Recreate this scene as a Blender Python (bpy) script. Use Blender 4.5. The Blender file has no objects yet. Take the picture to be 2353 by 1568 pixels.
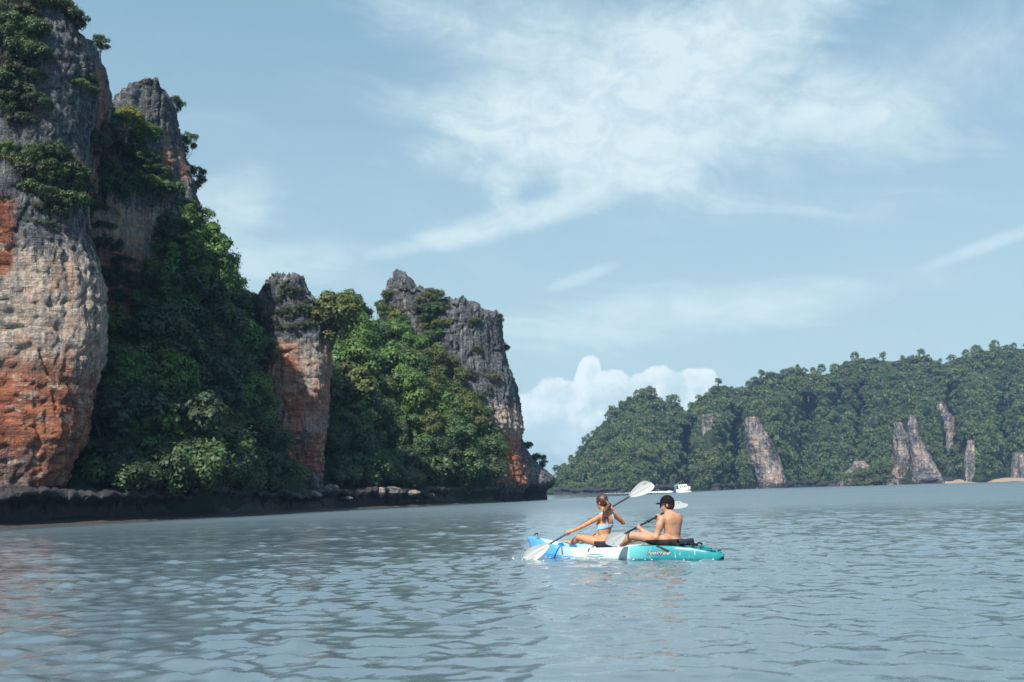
import bpy, math, random
import numpy as np
from mathutils import Vector, Matrix
from mathutils.bvhtree import BVHTree

# ------------------------------------------------------------------ camera
scene = bpy.context.scene
col = scene.collection
FU, CU, CV = 2298.0, 1176.5, 784.0          # focal length and centre, in photo units (photo 2353 wide)
CAM_H = 1.05
PITCH, ROLL = math.radians(8.65), math.radians(1.6)
cam_loc = np.array([0.0, 0.0, CAM_H])
_R = np.array([1.0, 0, 0]); _F = np.array([0, math.cos(PITCH), math.sin(PITCH)]); _U = np.array([0, -math.sin(PITCH), math.cos(PITCH)])
c_r = math.cos(ROLL) * _R - math.sin(ROLL) * _U
c_u = math.sin(ROLL) * _R + math.cos(ROLL) * _U
cam_data = bpy.data.cameras.new('camera'); cam = bpy.data.objects.new('camera', cam_data); col.objects.link(cam)
cam_data.sensor_width = 36.0; cam_data.lens = 36.0 * FU / 2353.0
cam_data.clip_start = 0.1; cam_data.clip_end = 20000
cam.matrix_world = Matrix(((c_r[0], c_u[0], -_F[0], 0), (c_r[1], c_u[1], -_F[1], 0), (c_r[2], c_u[2], -_F[2], CAM_H), (0, 0, 0, 1)))
cam_data.dof.use_dof = True; cam_data.dof.focus_distance = 16.0; cam_data.dof.aperture_fstop = 2.8
scene.camera = cam
def ray(u, v):
    d = _F * FU + c_r * (u - CU) + c_u * (CV - v)
    return d / np.linalg.norm(d)
def at(u, v, Y):
    d = ray(u, v); return cam_loc + d * (Y / d[1])

# ------------------------------------------------------------------ sun, sky, exposure
SUN_DIR = np.array([-0.27, -0.66, 0.70]); SUN_DIR /= np.linalg.norm(SUN_DIR)      # towards the sun
sun_el = math.asin(SUN_DIR[2]); sun_az = math.atan2(SUN_DIR[0], SUN_DIR[1])
sd = bpy.data.lights.new('sun', 'SUN'); sd.energy = 3.7; sd.angle = math.radians(0.8); sd.color = (1.0, 0.93, 0.82)
sun = bpy.data.objects.new('sun', sd); col.objects.link(sun); sun.location = (-60, -30, 80)
sun.rotation_euler = Vector(SUN_DIR).to_track_quat('Z', 'Y').to_euler()
vs = scene.view_settings
scene.display_settings.display_device = 'sRGB'
vs.view_transform = 'Standard'; vs.look = 'None'; vs.gamma = 1.0; vs.exposure = 1.18; vs.use_curve_mapping = False
scene.render.engine = 'CYCLES'
scene.cycles.use_denoising = True
scene.cycles.max_bounces = 8; scene.cycles.diffuse_bounces = 2; scene.cycles.glossy_bounces = 2
scene.cycles.transmission_bounces = 3; scene.cycles.volume_bounces = 1; scene.cycles.transparent_max_bounces = 8

class NT:
    """small node-tree helper"""
    def __init__(s, tree): s.t = tree
    def n(s, typ, **kw):
        nd = s.t.nodes.new(typ)
        for k, v in kw.items(): setattr(nd, k, v)
        return nd
    def put(s, sock, v):
        if isinstance(v, bpy.types.NodeSocket): s.t.links.new(v, sock)
        elif v is not None: sock.default_value = v
    def m(s, op, a, b=None, c=None, clamp=False):
        nd = s.n('ShaderNodeMath', operation=op); nd.use_clamp = clamp
        s.put(nd.inputs[0], a)
        if b is not None: s.put(nd.inputs[1], b)
        if c is not None: s.put(nd.inputs[2], c)
        return nd.outputs[0]
    def vm(s, op, a, b=None):
        nd = s.n('ShaderNodeVectorMath', operation=op); s.put(nd.inputs[0], a)
        if b is not None: s.put(nd.inputs[1], b)
        return nd.outputs[0]
    def mix(s, f, a, b, blend='MIX'):
        nd = s.n('ShaderNodeMix', data_type='RGBA', blend_type=blend)
        s.put(nd.inputs[0], f); s.put(nd.inputs[6], a); s.put(nd.inputs[7], b)
        return nd.outputs[2]
    def noise(s, vec, scale, detail=4, rough=0.55, dist=0.0, out=0):
        nd = s.n('ShaderNodeTexNoise'); s.put(nd.inputs['Vector'], vec); nd.inputs['Scale'].default_value = scale
        nd.inputs['Detail'].default_value = detail; nd.inputs['Roughness'].default_value = rough; nd.inputs['Distortion'].default_value = dist
        return nd.outputs[out]
    def smooth(s, x, lo, hi, a=0.0, b=1.0):
        nd = s.n('ShaderNodeMapRange', interpolation_type='SMOOTHSTEP'); s.put(nd.inputs[0], x)
        nd.inputs[1].default_value = lo; nd.inputs[2].default_value = hi; nd.inputs[3].default_value = a; nd.inputs[4].default_value = b
        return nd.outputs[0]
    def xyz(s, x, y, z=0.0):
        nd = s.n('ShaderNodeCombineXYZ'); s.put(nd.inputs[0], x); s.put(nd.inputs[1], y); s.put(nd.inputs[2], z); return nd.outputs[0]
    def scale(s, vec, sc):
        return s.vm('MULTIPLY', vec, sc)

def ang(u, v):
    d = ray(u, v); return math.atan2(d[0], d[1]), math.asin(d[2])

world = bpy.data.worlds.new('World'); scene.world = world; world.use_nodes = True
wt = world.node_tree; wt.nodes.clear(); W = NT(wt)
sky = W.n('ShaderNodeTexSky', sky_type='NISHITA'); sky.sun_disc = False
sky.sun_elevation = sun_el; sky.sun_rotation = sun_az
sky.air_density = 1.0; sky.dust_density = 2.2; sky.ozone_density = 2.5
gen = W.n('ShaderNodeTexCoord').outputs['Generated']
sep = W.n('ShaderNodeSeparateXYZ'); W.put(sep.inputs[0], gen)
dx, dy, dz = sep.outputs
az = W.m('ARCTAN2', dx, dy); el = W.m('ARCSINE', dz)
zp = W.m('ADD', W.m('MAXIMUM', dz, 0.0), 0.13)
px, py = W.m('DIVIDE', dx, zp), W.m('DIVIDE', dy, zp)
def ell(u, v, ru, rv, rot=0.0):
    """1 - normalised radius of an ellipse on the sky, centre (u,v), half sizes in photo units"""
    a0, e0 = ang(u, v); c, sn = math.cos(rot), math.sin(rot)
    a = W.m('SUBTRACT', az, a0); e = W.m('SUBTRACT', el, e0)
    x = W.m('MULTIPLY', W.m('ADD', W.m('MULTIPLY', a, c), W.m('MULTIPLY', e, sn)), FU / ru)
    y = W.m('MULTIPLY', W.m('SUBTRACT', W.m('MULTIPLY', e, c), W.m('MULTIPLY', a, sn)), FU / rv)
    r = W.m('SQRT', W.m('ADD', W.m('MULTIPLY', x, x), W.m('MULTIPLY', y, y)))
    return W.m('SUBTRACT', 1.0, r)
def soft(x, lo, hi): return W.smooth(x, lo, hi)
# cirrus: streaks on a high cloud plane, gathered in a few banks
ca, sa = math.cos(0.55), math.sin(0.55)
sx = W.m('ADD', W.m('MULTIPLY', px, ca), W.m('MULTIPLY', py, sa))
sy = W.m('SUBTRACT', W.m('MULTIPLY', py, ca), W.m('MULTIPLY', px, sa))
wob = W.noise(W.xyz(px, py, 3.1), 0.9, 3, 0.5)
fib = W.noise(W.xyz(W.m('MULTIPLY', sx, 0.42), W.m('ADD', W.m('MULTIPLY', sy, 1.9), W.m('MULTIPLY', wob, 2.2)), 0.0), 1.3, 6, 0.60, 0.35)
puff = W.noise(W.xyz(W.m('MULTIPLY', az, 1.0), W.m('MULTIPLY', el, 1.5), 1.7), 6.0, 7, 0.64, 0.6)
warp = W.m('MULTIPLY', W.m('SUBTRACT', puff, 0.5), 1.5)
fine = W.m('MULTIPLY', W.m('SUBTRACT', fib, 0.5), 2.0)
def bank(e, lo, hi, amp, k=1.0): # an ellipse eaten by noise
    return W.m('MULTIPLY', soft(W.m('ADD', W.m('ADD', e, W.m('MULTIPLY', warp, k)), fine), lo, hi), amp)
banks = [
    bank(ell(1260, 150, 430, 270, -0.35), -0.25, 0.90, 0.80),
    bank(ell(1570, 140, 470, 190, 0.35), -0.25, 0.70, 0.95, 1.4),
    bank(ell(1900, 190, 130, 70, 0.5), 0.0, 0.9, 0.6, 1.3),
    bank(ell(1250, 290, 210, 80, 0.05), -0.25, 0.6, 0.8, 0.7),
    bank(ell(1580, 315, 600, 85, 0.03), -0.25, 0.85, 0.8, 0.6),
    bank(ell(2080, 220, 460, 200, 0.3), -0.15, 1.0, 0.60),
    bank(ell(1230, 490, 360, 48, 0.22), 0.0, 0.8, 0.75, 0.5),
    bank(ell(980, 560, 220, 30, 0.2), 0.0, 0.9, 0.5, 0.4),
    bank(ell(1500, 725, 600, 75, 0.05), -0.2, 0.9, 0.6, 0.6),
    bank(ell(1900, 690, 430, 55, 0.10), 0.0, 1.1, 0.35, 0.6),
    bank(ell(520, 480, 170, 110, 0.3), 0.0, 0.9, 0.55, 0.7),
    bank(ell(620, 600, 330, 60, 0.1), 0.0, 0.9, 0.45, 0.5),
    bank(ell(2250, 570, 200, 22, 0.25), 0.0, 0.8, 0.5, 0.4),
    bank(ell(1330, 640, 120, 22, 0.3), 0.0, 0.8, 0.5, 0.4),
]
cir = banks[0]
for b in banks[1:]: cir = W.m('SUBTRACT', W.m('ADD', cir, b), W.m('MULTIPLY', cir, b))
thin = W.m('MULTIPLY', soft(fib, 0.46, 0.80), 0.30)               # the same thin cirrus over the whole sky
cir = W.m('SUBTRACT', W.m('ADD', cir, thin), W.m('MULTIPLY', cir, thin))
tex = W.noise(W.xyz(az, W.m('MULTIPLY', el, 1.7), 2.0), 22.0, 6, 0.62, 0.6)
cir = W.m('MULTIPLY', cir, W.smooth(tex, 0.32, 0.66, 0.68, 1.10), clamp=True)
# cumulus low over the sea
def lump(sa_, se_):
    v = W.xyz(W.m('ADD', az, sa_), W.m('ADD', el, se_), 5.0)
    vo = W.n('ShaderNodeTexVoronoi', feature='SMOOTH_F1'); W.put(vo.inputs['Vector'], W.vm('ADD', v, W.scale(W.noise(v, 30.0, 4, 0.6, 0, 1), (0.03, 0.03, 0.0)))); vo.inputs['Scale'].default_value = 26.0; vo.inputs['Smoothness'].default_value = 0.4
    return W.m('ADD', W.m('MULTIPLY', W.m('SUBTRACT', W.noise(v, 18.0, 7, 0.62, 0.0), 0.5), 1.5), W.m('MULTIPLY', W.m('SUBTRACT', 0.45, vo.outputs[0]), 0.9))
cblob = None
for (u, v, ru, rv) in [(1262, 940, 110, 85), (1335, 925, 80, 66), (1350, 868, 40, 64), (1395, 900, 66, 52), (1510, 895, 66, 62), (1585, 890, 80, 50), (1330, 990, 230, 95), (1500, 940, 200, 50)]:
    e = ell(u, v, ru, rv); 
    if cblob is None: cblob = e
    else:
        nd = W.n('ShaderNodeMath', operation='SMOOTH_MAX'); W.put(nd.inputs[0], cblob); W.put(nd.inputs[1], e); nd.inputs[2].default_value = 0.25; cblob = nd.outputs[0]
n0_, n1_ = lump(0.0, 0.0), lump(-0.007, 0.008)
cd0 = W.m('ADD', cblob, n0_)
cedge = soft(cd0, 0.0, 0.16)
clit = W.smooth(W.m('ADD', W.m('SUBTRACT', n0_, n1_), W.m('MULTIPLY', W.smooth(cd0, 0.0, 0.8, 0.25, 0.0), 0.6)), -0.20, 0.34, 0.25, 1.0)
cfade = W.smooth(el, ang(1300, 1080)[1], ang(1300, 940)[1], 0.15, 1.0)
cum = W.m('MULTIPLY', W.m('MULTIPLY', cedge, clit), cfade)
# colours (all are multiplied by the background strength below)
veil = W.smooth(el, 0.0, 0.55, 0.90, 0.74)
vcol = W.mix(W.smooth(el, 0.0, 0.60), (2.08, 2.86, 3.06, 1), (1.06, 1.90, 2.36, 1))
base = W.mix(veil, sky.outputs[0], vcol)
c1 = W.mix(W.m('MULTIPLY', cir, 0.80), base, (3.45, 4.05, 4.15, 1))
c2 = W.mix(W.m('MULTIPLY', cum, 0.85), c1, (3.9, 4.35, 4.45, 1))
bg = W.n('ShaderNodeBackground'); W.put(bg.inputs[0], c2); bg.inputs[1].default_value = 0.104
world.cycles.sampling_method = 'MANUAL'; world.cycles.sample_map_resolution = 256
wo = W.n('ShaderNodeOutputWorld'); wt.links.new(bg.outputs[0], wo.inputs[0])

# ------------------------------------------------------------------ object helpers
def tag(o, label=None, cat=None, group=None, kind=None):
    if label: o['label'] = label
    if cat: o['category'] = cat
    if group: o['group'] = group
    if kind: o['kind'] = kind
    return o
def mesh_from(name, V, F, mat=None, smooth=True):
    me = bpy.data.meshes.new(name)
    V = np.asarray(V, dtype=np.float32)
    if isinstance(F, np.ndarray):
        k = F.shape[1]; nf = len(F)
        me.vertices.add(len(V)); me.vertices.foreach_set('co', V.ravel())
        me.loops.add(nf * k); me.loops.foreach_set('vertex_index', F.astype(np.int32).ravel())
        me.polygons.add(nf); me.polygons.foreach_set('loop_start', np.arange(nf, dtype=np.int32) * k)
        me.update(calc_edges=True)
    else:
        me.from_pydata([tuple(map(float, p)) for p in V], [], F); me.update()
    me.polygons.foreach_set('use_smooth', np.full(len(me.polygons), smooth, dtype=bool))
    if mat: me.materials.append(mat)
    return me
def obj(name, me, parent=None):
    o = bpy.data.objects.new(name, me); col.objects.link(o)
    if parent is not None: o.parent = parent
    return o
def empty(name, loc=(0, 0, 0), rz=0.0):
    o = bpy.data.objects.new(name, None); col.objects.link(o); o.location = tuple(loc); o.rotation_euler = (0, 0, rz)
    o.empty_display_size = 0.2
    return o
def attr(me, name, vals):
    a = me.attributes.new(name, 'FLOAT_COLOR', 'POINT')
    v = np.ones((len(me.vertices), 4), dtype=np.float32); v[:, :vals.shape[1]] = vals
    a.data.foreach_set('color', v.ravel())
def grid_faces(nr, nc, wrap=False):
    r = np.arange(nr - 1)[:, None]; c = np.arange(nc if wrap else nc - 1)[None, :]; c2 = (c + 1) % nc
    a = r * nc + c; b = r * nc + c2; d = (r + 1) * nc + c; e = (r + 1) * nc + c2
    return np.stack([a, b, e, d], -1).reshape(-1, 4)

def tube(pts, rad, k=6):
    pts = np.asarray(pts, float); n = len(pts); V = []
    for i in range(n):
        d = pts[min(i + 1, n - 1)] - pts[max(i - 1, 0)]; d /= np.linalg.norm(d) + 1e-9
        a = np.cross(d, [0.3, 0.9, 0.1]); a /= np.linalg.norm(a) + 1e-9; b = np.cross(d, a)
        for q in range(k):
            t = 2 * math.pi * q / k; V.append(pts[i] + rad[i] * (a * math.cos(t) + b * math.sin(t)))
    return np.array(V), grid_faces(n, k, True)
def merge(parts):
    Vs, Fs, o = [], [], 0
    for V, F in parts: Vs.append(V); Fs.append(F + o); o += len(V)
    return np.concatenate(Vs), np.concatenate(Fs)

# numpy gradient noise
_rng = np.random.default_rng(7)
_perm = np.concatenate([_rng.permutation(256)] * 2).astype(np.int32)
_grad = _rng.normal(size=(256, 3)).astype(np.float32); _grad /= np.linalg.norm(_grad, axis=1, keepdims=True)
def pn(p):
    p = np.asarray(p, dtype=np.float32); i = np.floor(p).astype(np.int32); f = p - i
    w = f * f * f * (f * (f * 6 - 15) + 10); i &= 255; out = 0
    for ix in (0, 1):
        wx = w[:, 0] if ix else 1 - w[:, 0]; hx = _perm[(i[:, 0] + ix) & 255]
        for iy in (0, 1):
            wy = w[:, 1] if iy else 1 - w[:, 1]; hy = _perm[(hx + i[:, 1] + iy) & 255]
            for iz in (0, 1):
                wz = w[:, 2] if iz else 1 - w[:, 2]; g = _grad[_perm[(hy + i[:, 2] + iz) & 255]]
                out = out + wx * wy * wz * (g[:, 0] * (f[:, 0] - ix) + g[:, 1] * (f[:, 1] - iy) + g[:, 2] * (f[:, 2] - iz))
    return out * 1.5
def fbm(p, octv=4, gain=0.5):
    p = np.asarray(p, dtype=np.float32); a, s, t = 1.0, 0, 0
    for k in range(octv):
        s = s + a * pn(p * (2.03 ** k) + 17.3 * k); t += a; a *= gain
    return s / t
def ridged(p, octv=3):
    p = np.asarray(p, dtype=np.float32); a, s, t = 1.0, 0, 0
    for k in range(octv):
        s = s + a * (1 - 2 * np.abs(pn(p * (2.1 ** k) + 9.1 * k))); t += a; a *= 0.5
    return s / t
def sstep(x, a, b):
    t = np.clip((x - a) / (b - a), 0, 1); return t * t * (3 - 2 * t)

# ------------------------------------------------------------------ materials
def new_mat(name):
    m = bpy.data.materials.new(name); m.use_nodes = True; m.node_tree.nodes.clear(); N = NT(m.node_tree)
    out = N.n('ShaderNodeOutputMaterial'); bs = N.n('ShaderNodeBsdfPrincipled'); m.node_tree.links.new(bs.outputs[0], out.inputs[0])
    return m, N, bs, out
def simple(name, color, rough=0.5, var=0.12, scale=6.0, bump=0.0, spec=0.5, metal=0.0, subsurf=0.0):
    m, N, bs, out = new_mat(name)
    tc = N.n('ShaderNodeTexCoord').outputs['Object']
    nz = N.noise(tc, scale, 4, 0.6)
    c = N.mix(nz, tuple(x * (1 - var) for x in color) + (1,), tuple(min(1, x * (1 + var)) for x in color) + (1,))
    N.put(bs.inputs['Base Color'], c); bs.inputs['Roughness'].default_value = rough; bs.inputs['Specular IOR Level'].default_value = spec
    bs.inputs['Metallic'].default_value = metal
    if subsurf:
        bs.inputs['Subsurface Weight'].default_value = subsurf; bs.inputs['Subsurface Radius'].default_value = (0.02, 0.008, 0.004); bs.inputs['Subsurface Scale'].default_value = 0.5
    if bump:
        b = N.n('ShaderNodeBump'); b.inputs['Strength'].default_value = bump; b.inputs['Distance'].default_value = 0.01
        N.put(b.inputs['Height'], N.noise(tc, scale * 6, 5, 0.6)); N.put(bs.inputs['Normal'], b.outputs[0])
    return m

def rock_material(name, grey=(0.085, 0.094, 0.108), tint=1.0, far=False):
    m, N, bs, out = new_mat(name)
    pos = N.n('ShaderNodeNewGeometry').outputs['Position']
    at_ = N.n('ShaderNodeAttribute'); at_.attribute_name = 'stain'
    ss = N.n('ShaderNodeSeparateColor'); N.put(ss.inputs[0], at_.outputs['Color'])
    wor, wpa, wdk = ss.outputs[0], ss.outputs[1], ss.outputs[2]
    k = 0.3 if far else 1.0
    big = N.noise(N.scale(pos, (0.35 * k, 0.35 * k, 0.18 * k)), 1.0, 5, 0.62)
    vert = N.noise(N.scale(pos, (2.6 * k, 2.6 * k, 0.16 * k)), 1.0, 5, 0.6)
    stra = N.noise(N.scale(pos, (0.35 * k, 0.35 * k, 3.2 * k)), 1.0, 6, 0.65, 0.3)
    sm = N.noise(pos, 3.5 * k, 6, 0.68)
    drip = N.noise(N.scale(pos, (5.5 * k, 5.5 * k, 0.30 * k)), 1.0, 4, 0.6); mott = N.noise(N.scale(pos, (1.0 * k, 1.0 * k, 1.6 * k)), 1.0, 5, 0.6, 0.4)
    # grey limestone
    g = N.mix(N.smooth(sm, 0.32, 0.68), tuple(0.42 * x for x in grey) + (1,), tuple(1.55 * x for x in grey) + (1,))
    g = N.mix(N.smooth(vert, 0.52, 0.66, 0, 0.75), g, (0.24, 0.24, 0.235, 1))
    g = N.mix(N.smooth(big, 0.56, 0.70, 0, 0.5), g, (0.045, 0.048, 0.052, 1))
    # pale fresh limestone
    pa = N.mix(N.smooth(sm, 0.3, 0.7), (0.20, 0.155, 0.13, 1), (0.46, 0.41, 0.36, 1))
    pa = N.mix(N.smooth(vert, 0.54, 0.64, 0, 0.75), pa, (0.40, 0.20, 0.12, 1))
    pa = N.mix(N.smooth(vert, 0.46, 0.36, 0, 0.7), pa, (0.17, 0.18, 0.195, 1))
    pa = N.mix(N.smooth(drip, 0.49, 0.58, 0, 0.75), pa, (0.17, 0.15, 0.14, 1)); pa = N.mix(N.smooth(mott, 0.56, 0.66, 0, 0.5), pa, (0.40, 0.23, 0.15, 1))
    g = N.mix(N.smooth(drip, 0.50, 0.60, 0, 0.6), g, (0.035, 0.037, 0.042, 1))
    # iron-stained limestone
    orr = N.mix(N.smooth(stra, 0.35, 0.65), (0.145, 0.045, 0.028, 1), (0.355, 0.130, 0.068, 1))
    orr = N.mix(N.smooth(big, 0.54, 0.68, 0, 0.65), orr, (0.44, 0.30, 0.22, 1))
    orr = N.mix(N.smooth(sm, 0.60, 0.72, 0, 0.7), orr, (0.08, 0.06, 0.055, 1))
    orr = N.mix(N.smooth(mott, 0.54, 0.64, 0, 0.75), orr, (0.46, 0.34, 0.27, 1)); orr = N.mix(N.smooth(drip, 0.52, 0.60, 0, 0.7), orr, (0.13, 0.095, 0.085, 1))
    jit = N.m('MULTIPLY', N.m('SUBTRACT', sm, 0.5), 0.55)
    jit2 = N.m('MULTIPLY', N.m('SUBTRACT', vert, 0.5), 0.7)
    fpa = N.smooth(N.m('ADD', N.m('ADD', wpa, jit), jit2), 0.30, 0.74)
    fo = N.smooth(N.m('ADD', N.m('ADD', wor, N.m('MULTIPLY', jit, 0.7)), N.m('MULTIPLY', jit2, 0.6)), 0.28, 0.80)
    c = N.mix(fpa, g, pa); c = N.mix(fo, c, orr)
    fd = N.smooth(N.m('ADD', wdk, N.m('ADD', jit, jit2)), 0.42, 0.66, 0, 0.9)
    c = N.mix(fd, c, (0.030, 0.031, 0.034, 1))
    # thin dark bedding joints and upright fissures, in patches
    def line(vec, w): return N.smooth(N.m('ABSOLUTE', N.m('SUBTRACT', N.noise(vec, 1.0, 3, 0.55), 0.5)), w * 0.3, w, 1.0, 0.0)
    bed = line(N.scale(pos, (0.22 * k, 0.22 * k, 1.5 * k)), 0.022); fis = line(N.scale(pos, (1.1 * k, 1.1 * k, 0.22 * k)), 0.018)
    crack = N.m('MULTIPLY', N.m('MAXIMUM', bed, fis), N.smooth(big, 0.42, 0.58, 0.05, 0.7))
    crack = N.m('MULTIPLY', crack, N.m('SUBTRACT', 1.0, N.m('MULTIPLY', fpa, 0.45)))
    c = N.mix(crack, c, (0.05, 0.045, 0.043, 1))
    N.put(bs.inputs['Base Color'], c)
    bs.inputs['Roughness'].default_value = 0.9; bs.inputs['Specular IOR Level'].default_value = 0.2
    h = N.m('ADD', N.m('ADD', N.m('MULTIPLY', sm, 0.6), N.m('MULTIPLY', stra, 0.55)), N.m('MULTIPLY', vert, 0.35))
    h = N.m('SUBTRACT', h, N.m('MULTIPLY', crack, 0.45))
    b = N.n('ShaderNodeBump'); b.inputs['Strength'].default_value = 1.0; b.inputs['Distance'].default_value = 0.42 / k
    N.put(b.inputs['Height'], h); N.put(bs.inputs['Normal'], b.outputs[0])
    return m
M_rock = rock_material('limestone')
M_rock_far = rock_material('far_limestone', (0.13, 0.13, 0.14), far=True)

def leaf_material(name):
    m, N, bs, out = new_mat(name)
    oi = N.n('ShaderNodeObjectInfo')
    la = N.n('ShaderNodeAttribute'); la.attribute_name = 'leafvar'
    sl = N.n('ShaderNodeSeparateColor'); N.put(sl.inputs[0], la.outputs['Color'])
    c = N.mix(1.0, oi.outputs['Color'], N.mix(sl.outputs[0], (0.55, 0.62, 0.62, 1), (1.5, 1.38, 1.2, 1)), 'MULTIPLY')
    c = N.mix(N.m('MULTIPLY', sl.outputs[1], 0.45), c, (0.115, 0.115, 0.035, 1))
    N.put(bs.inputs['Base Color'], c); bs.inputs['Roughness'].default_value = 0.55; bs.inputs['Specular IOR Level'].default_value = 0.35
    tr = N.n('ShaderNodeBsdfTranslucent'); N.put(tr.inputs[0], N.mix(0.5, c, (0.10, 0.14, 0.02, 1)))
    mx = N.n('ShaderNodeMixShader'); mx.inputs[0].default_value = 0.28
    m.node_tree.links.new(bs.outputs[0], mx.inputs[1]); m.node_tree.links.new(tr.outputs[0], mx.inputs[2]); m.node_tree.links.new(mx.outputs[0], out.inputs[0])
    return m
M_leaf = leaf_material('leaves')
M_bark = simple('bark', (0.13, 0.105, 0.085), 0.9, 0.35, 3.0, 0.3, 0.2)
M_soil = simple('undergrowth', (0.022, 0.032, 0.018), 0.95, 0.5, 0.4, 0.5, 0.1)  # coloured dark so the gaps between crowns look shaded
# ------------------------------------------------------------------ water
def build_water():
    # rings of a fan whose spacing grows with distance
    r = [0.4, 1.2, 2.2, 3.2, 4.0]
    while r[-1] < 24: r.append(r[-1] + 0.030 + 0.0030 * (r[-1] - 4))
    while r[-1] < 165: r.append(r[-1] + 0.090 + 0.0030 * (r[-1] - 24))
    while r[-1] < 1950: r.append(r[-1] * 1.03)
    r = np.array(r); fine = np.linspace(-0.64, 0.64, 370); th = np.concatenate([fine, np.linspace(0.66, 2 * math.pi - 0.66, 90)])
    Rr, T = np.meshgrid(r, th, indexing='ij'); x = (Rr * np.sin(T)).ravel(); y = (Rr * np.cos(T)).ravel(); R1 = Rr.ravel()
    dth = np.gradient(np.concatenate([th, [th[0] + 2 * math.pi]]))[:-1]
    sp = np.maximum(np.broadcast_to(np.gradient(r)[:, None], Rr.shape), Rr * np.abs(dth)[None, :]).ravel()
    z = np.zeros_like(x); rng = np.random.default_rng(3)
    gust = (0.80 + 0.6 * fbm(np.stack([x * 0.08, y * 0.11, 0 * x + 4], 1), 3)) * np.exp(1.1 * fbm(np.stack([x * 0.75, y * 0.75, 0 * x + 9], 1), 2))
    for i in range(150):
        if i % 5: lam, sl, dev = 0.16 * (0.62 / 0.16) ** rng.random(), 0.0215, 46
        else: lam, sl, dev = 0.85 * (2.6 / 0.85) ** rng.random(), 0.0075, 40
        kk = 2 * math.pi / lam; th_ = math.radians(rng.normal(96, dev)); ph = rng.random() * 6.283; amp = lam / (2 * math.pi) * sl
        fade = sstep(lam / np.maximum(sp, 1e-3), 2.4, 4.6); m_ = fade > 0
        z[m_] += (amp * fade * gust)[m_] * np.sin(kk * (x[m_] * math.cos(th_) + y[m_] * math.sin(th_)) + ph)
    z += 9.0 * z * z                # crests sharper than troughs
    z *= sstep(R1, 2.0, 4.5)
    kx, ky = 1.84, 16.0; fx_, fy_ = -math.cos(math.radians(36)), math.sin(math.radians(36)); near = np.hypot(x - kx, y - ky) < 6
    xs_, ys_ = x[near] - kx, y[near] - ky; al = xs_ * fx_ + ys_ * fy_; ac = -xs_ * fy_ + ys_ * fx_; dd = np.hypot(np.maximum(np.abs(al) - 1.45, 0), ac)
    z[near] += 0.010 * np.sin(2 * math.pi * dd / 0.34 + 0.6 * al) * np.exp(-np.maximum(dd - 0.35, 0) / 0.8) * sstep(dd, 0.25, 0.5)
    px_, py_ = at(1212, 1278, 16.1)[0], 16.2; d2 = np.hypot(x - px_, y - py_); m2 = d2 < 3; z[m2] += 0.014 * np.sin(2 * math.pi * d2[m2] / 0.26) * np.exp(-d2[m2] / 0.5)
    me = mesh_from('water', np.stack([x, y, z], 1), grid_faces(len(r), len(th), True)[:, ::-1], None)
    m, N, bs, out = new_mat('sea_water')
    pos = N.n('ShaderNodeNewGeometry').outputs['Position']
    p2 = N.scale(pos, (0.75, 1.3, 0.0))
    n0 = N.noise(p2, 7.5, 3, 0.5, 0.2); n1 = N.noise(p2, 2.6, 3, 0.5, 0.4); n2 = N.noise(p2, 0.7, 3, 0.5, 0.3)
    n3 = N.noise(p2, 0.035, 3, 0.5)
    h = N.m('ADD', N.m('ADD', N.m('MULTIPLY', n1, 0.012), N.m('MULTIPLY', n2, 0.0)), N.m('MULTIPLY', n0, 0.006))
    h = N.m('MULTIPLY', h, N.smooth(n3, 0.35, 0.65, 0.75, 1.15))
    b = N.n('ShaderNodeBump'); b.inputs['Strength'].default_value = 1.0; b.inputs['Distance'].default_value = 1.0
    N.put(b.inputs['Height'], h); N.put(bs.inputs['Normal'], b.outputs[0])
    N.put(bs.inputs['Base Color'], N.mix(N.smooth(n2, 0.3, 0.7), (0.094, 0.138, 0.172, 1), (0.099, 0.143, 0.174, 1)))
    sx = N.n('ShaderNodeSeparateXYZ'); N.put(sx.inputs[0], pos)
    ds = N.n('ShaderNodeVectorMath', operation='LENGTH'); N.put(ds.inputs[0], pos)
    rg = N.m('MULTIPLY', N.smooth(ds.outputs['Value'], 14.0, 80.0, 0.02, 0.38), N.smooth(n3, 0.3, 0.7, 0.85, 1.1))      # wind ripples too fine for the mesh
    lee = N.m('SUBTRACT', N.m('MULTIPLY', N.m('ADD', sx.outputs[0], 26.6), 0.954), N.m('MULTIPLY', N.m('SUBTRACT', sx.outputs[1], 52.0), 0.30))   # metres off the near shore
    rg = N.m('MULTIPLY', rg, N.smooth(N.m('ADD', lee, N.m('MULTIPLY', n3, 3.0)), 3.0, 8.0, 0.22, 1.0))
    N.put(bs.inputs['Roughness'], rg); bs.inputs['IOR'].default_value = 1.333
    me.materials.append(m)
    tag(obj('water', me), 'rippled pale blue green sea water of the bay', kind='structure')
build_water()

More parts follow.
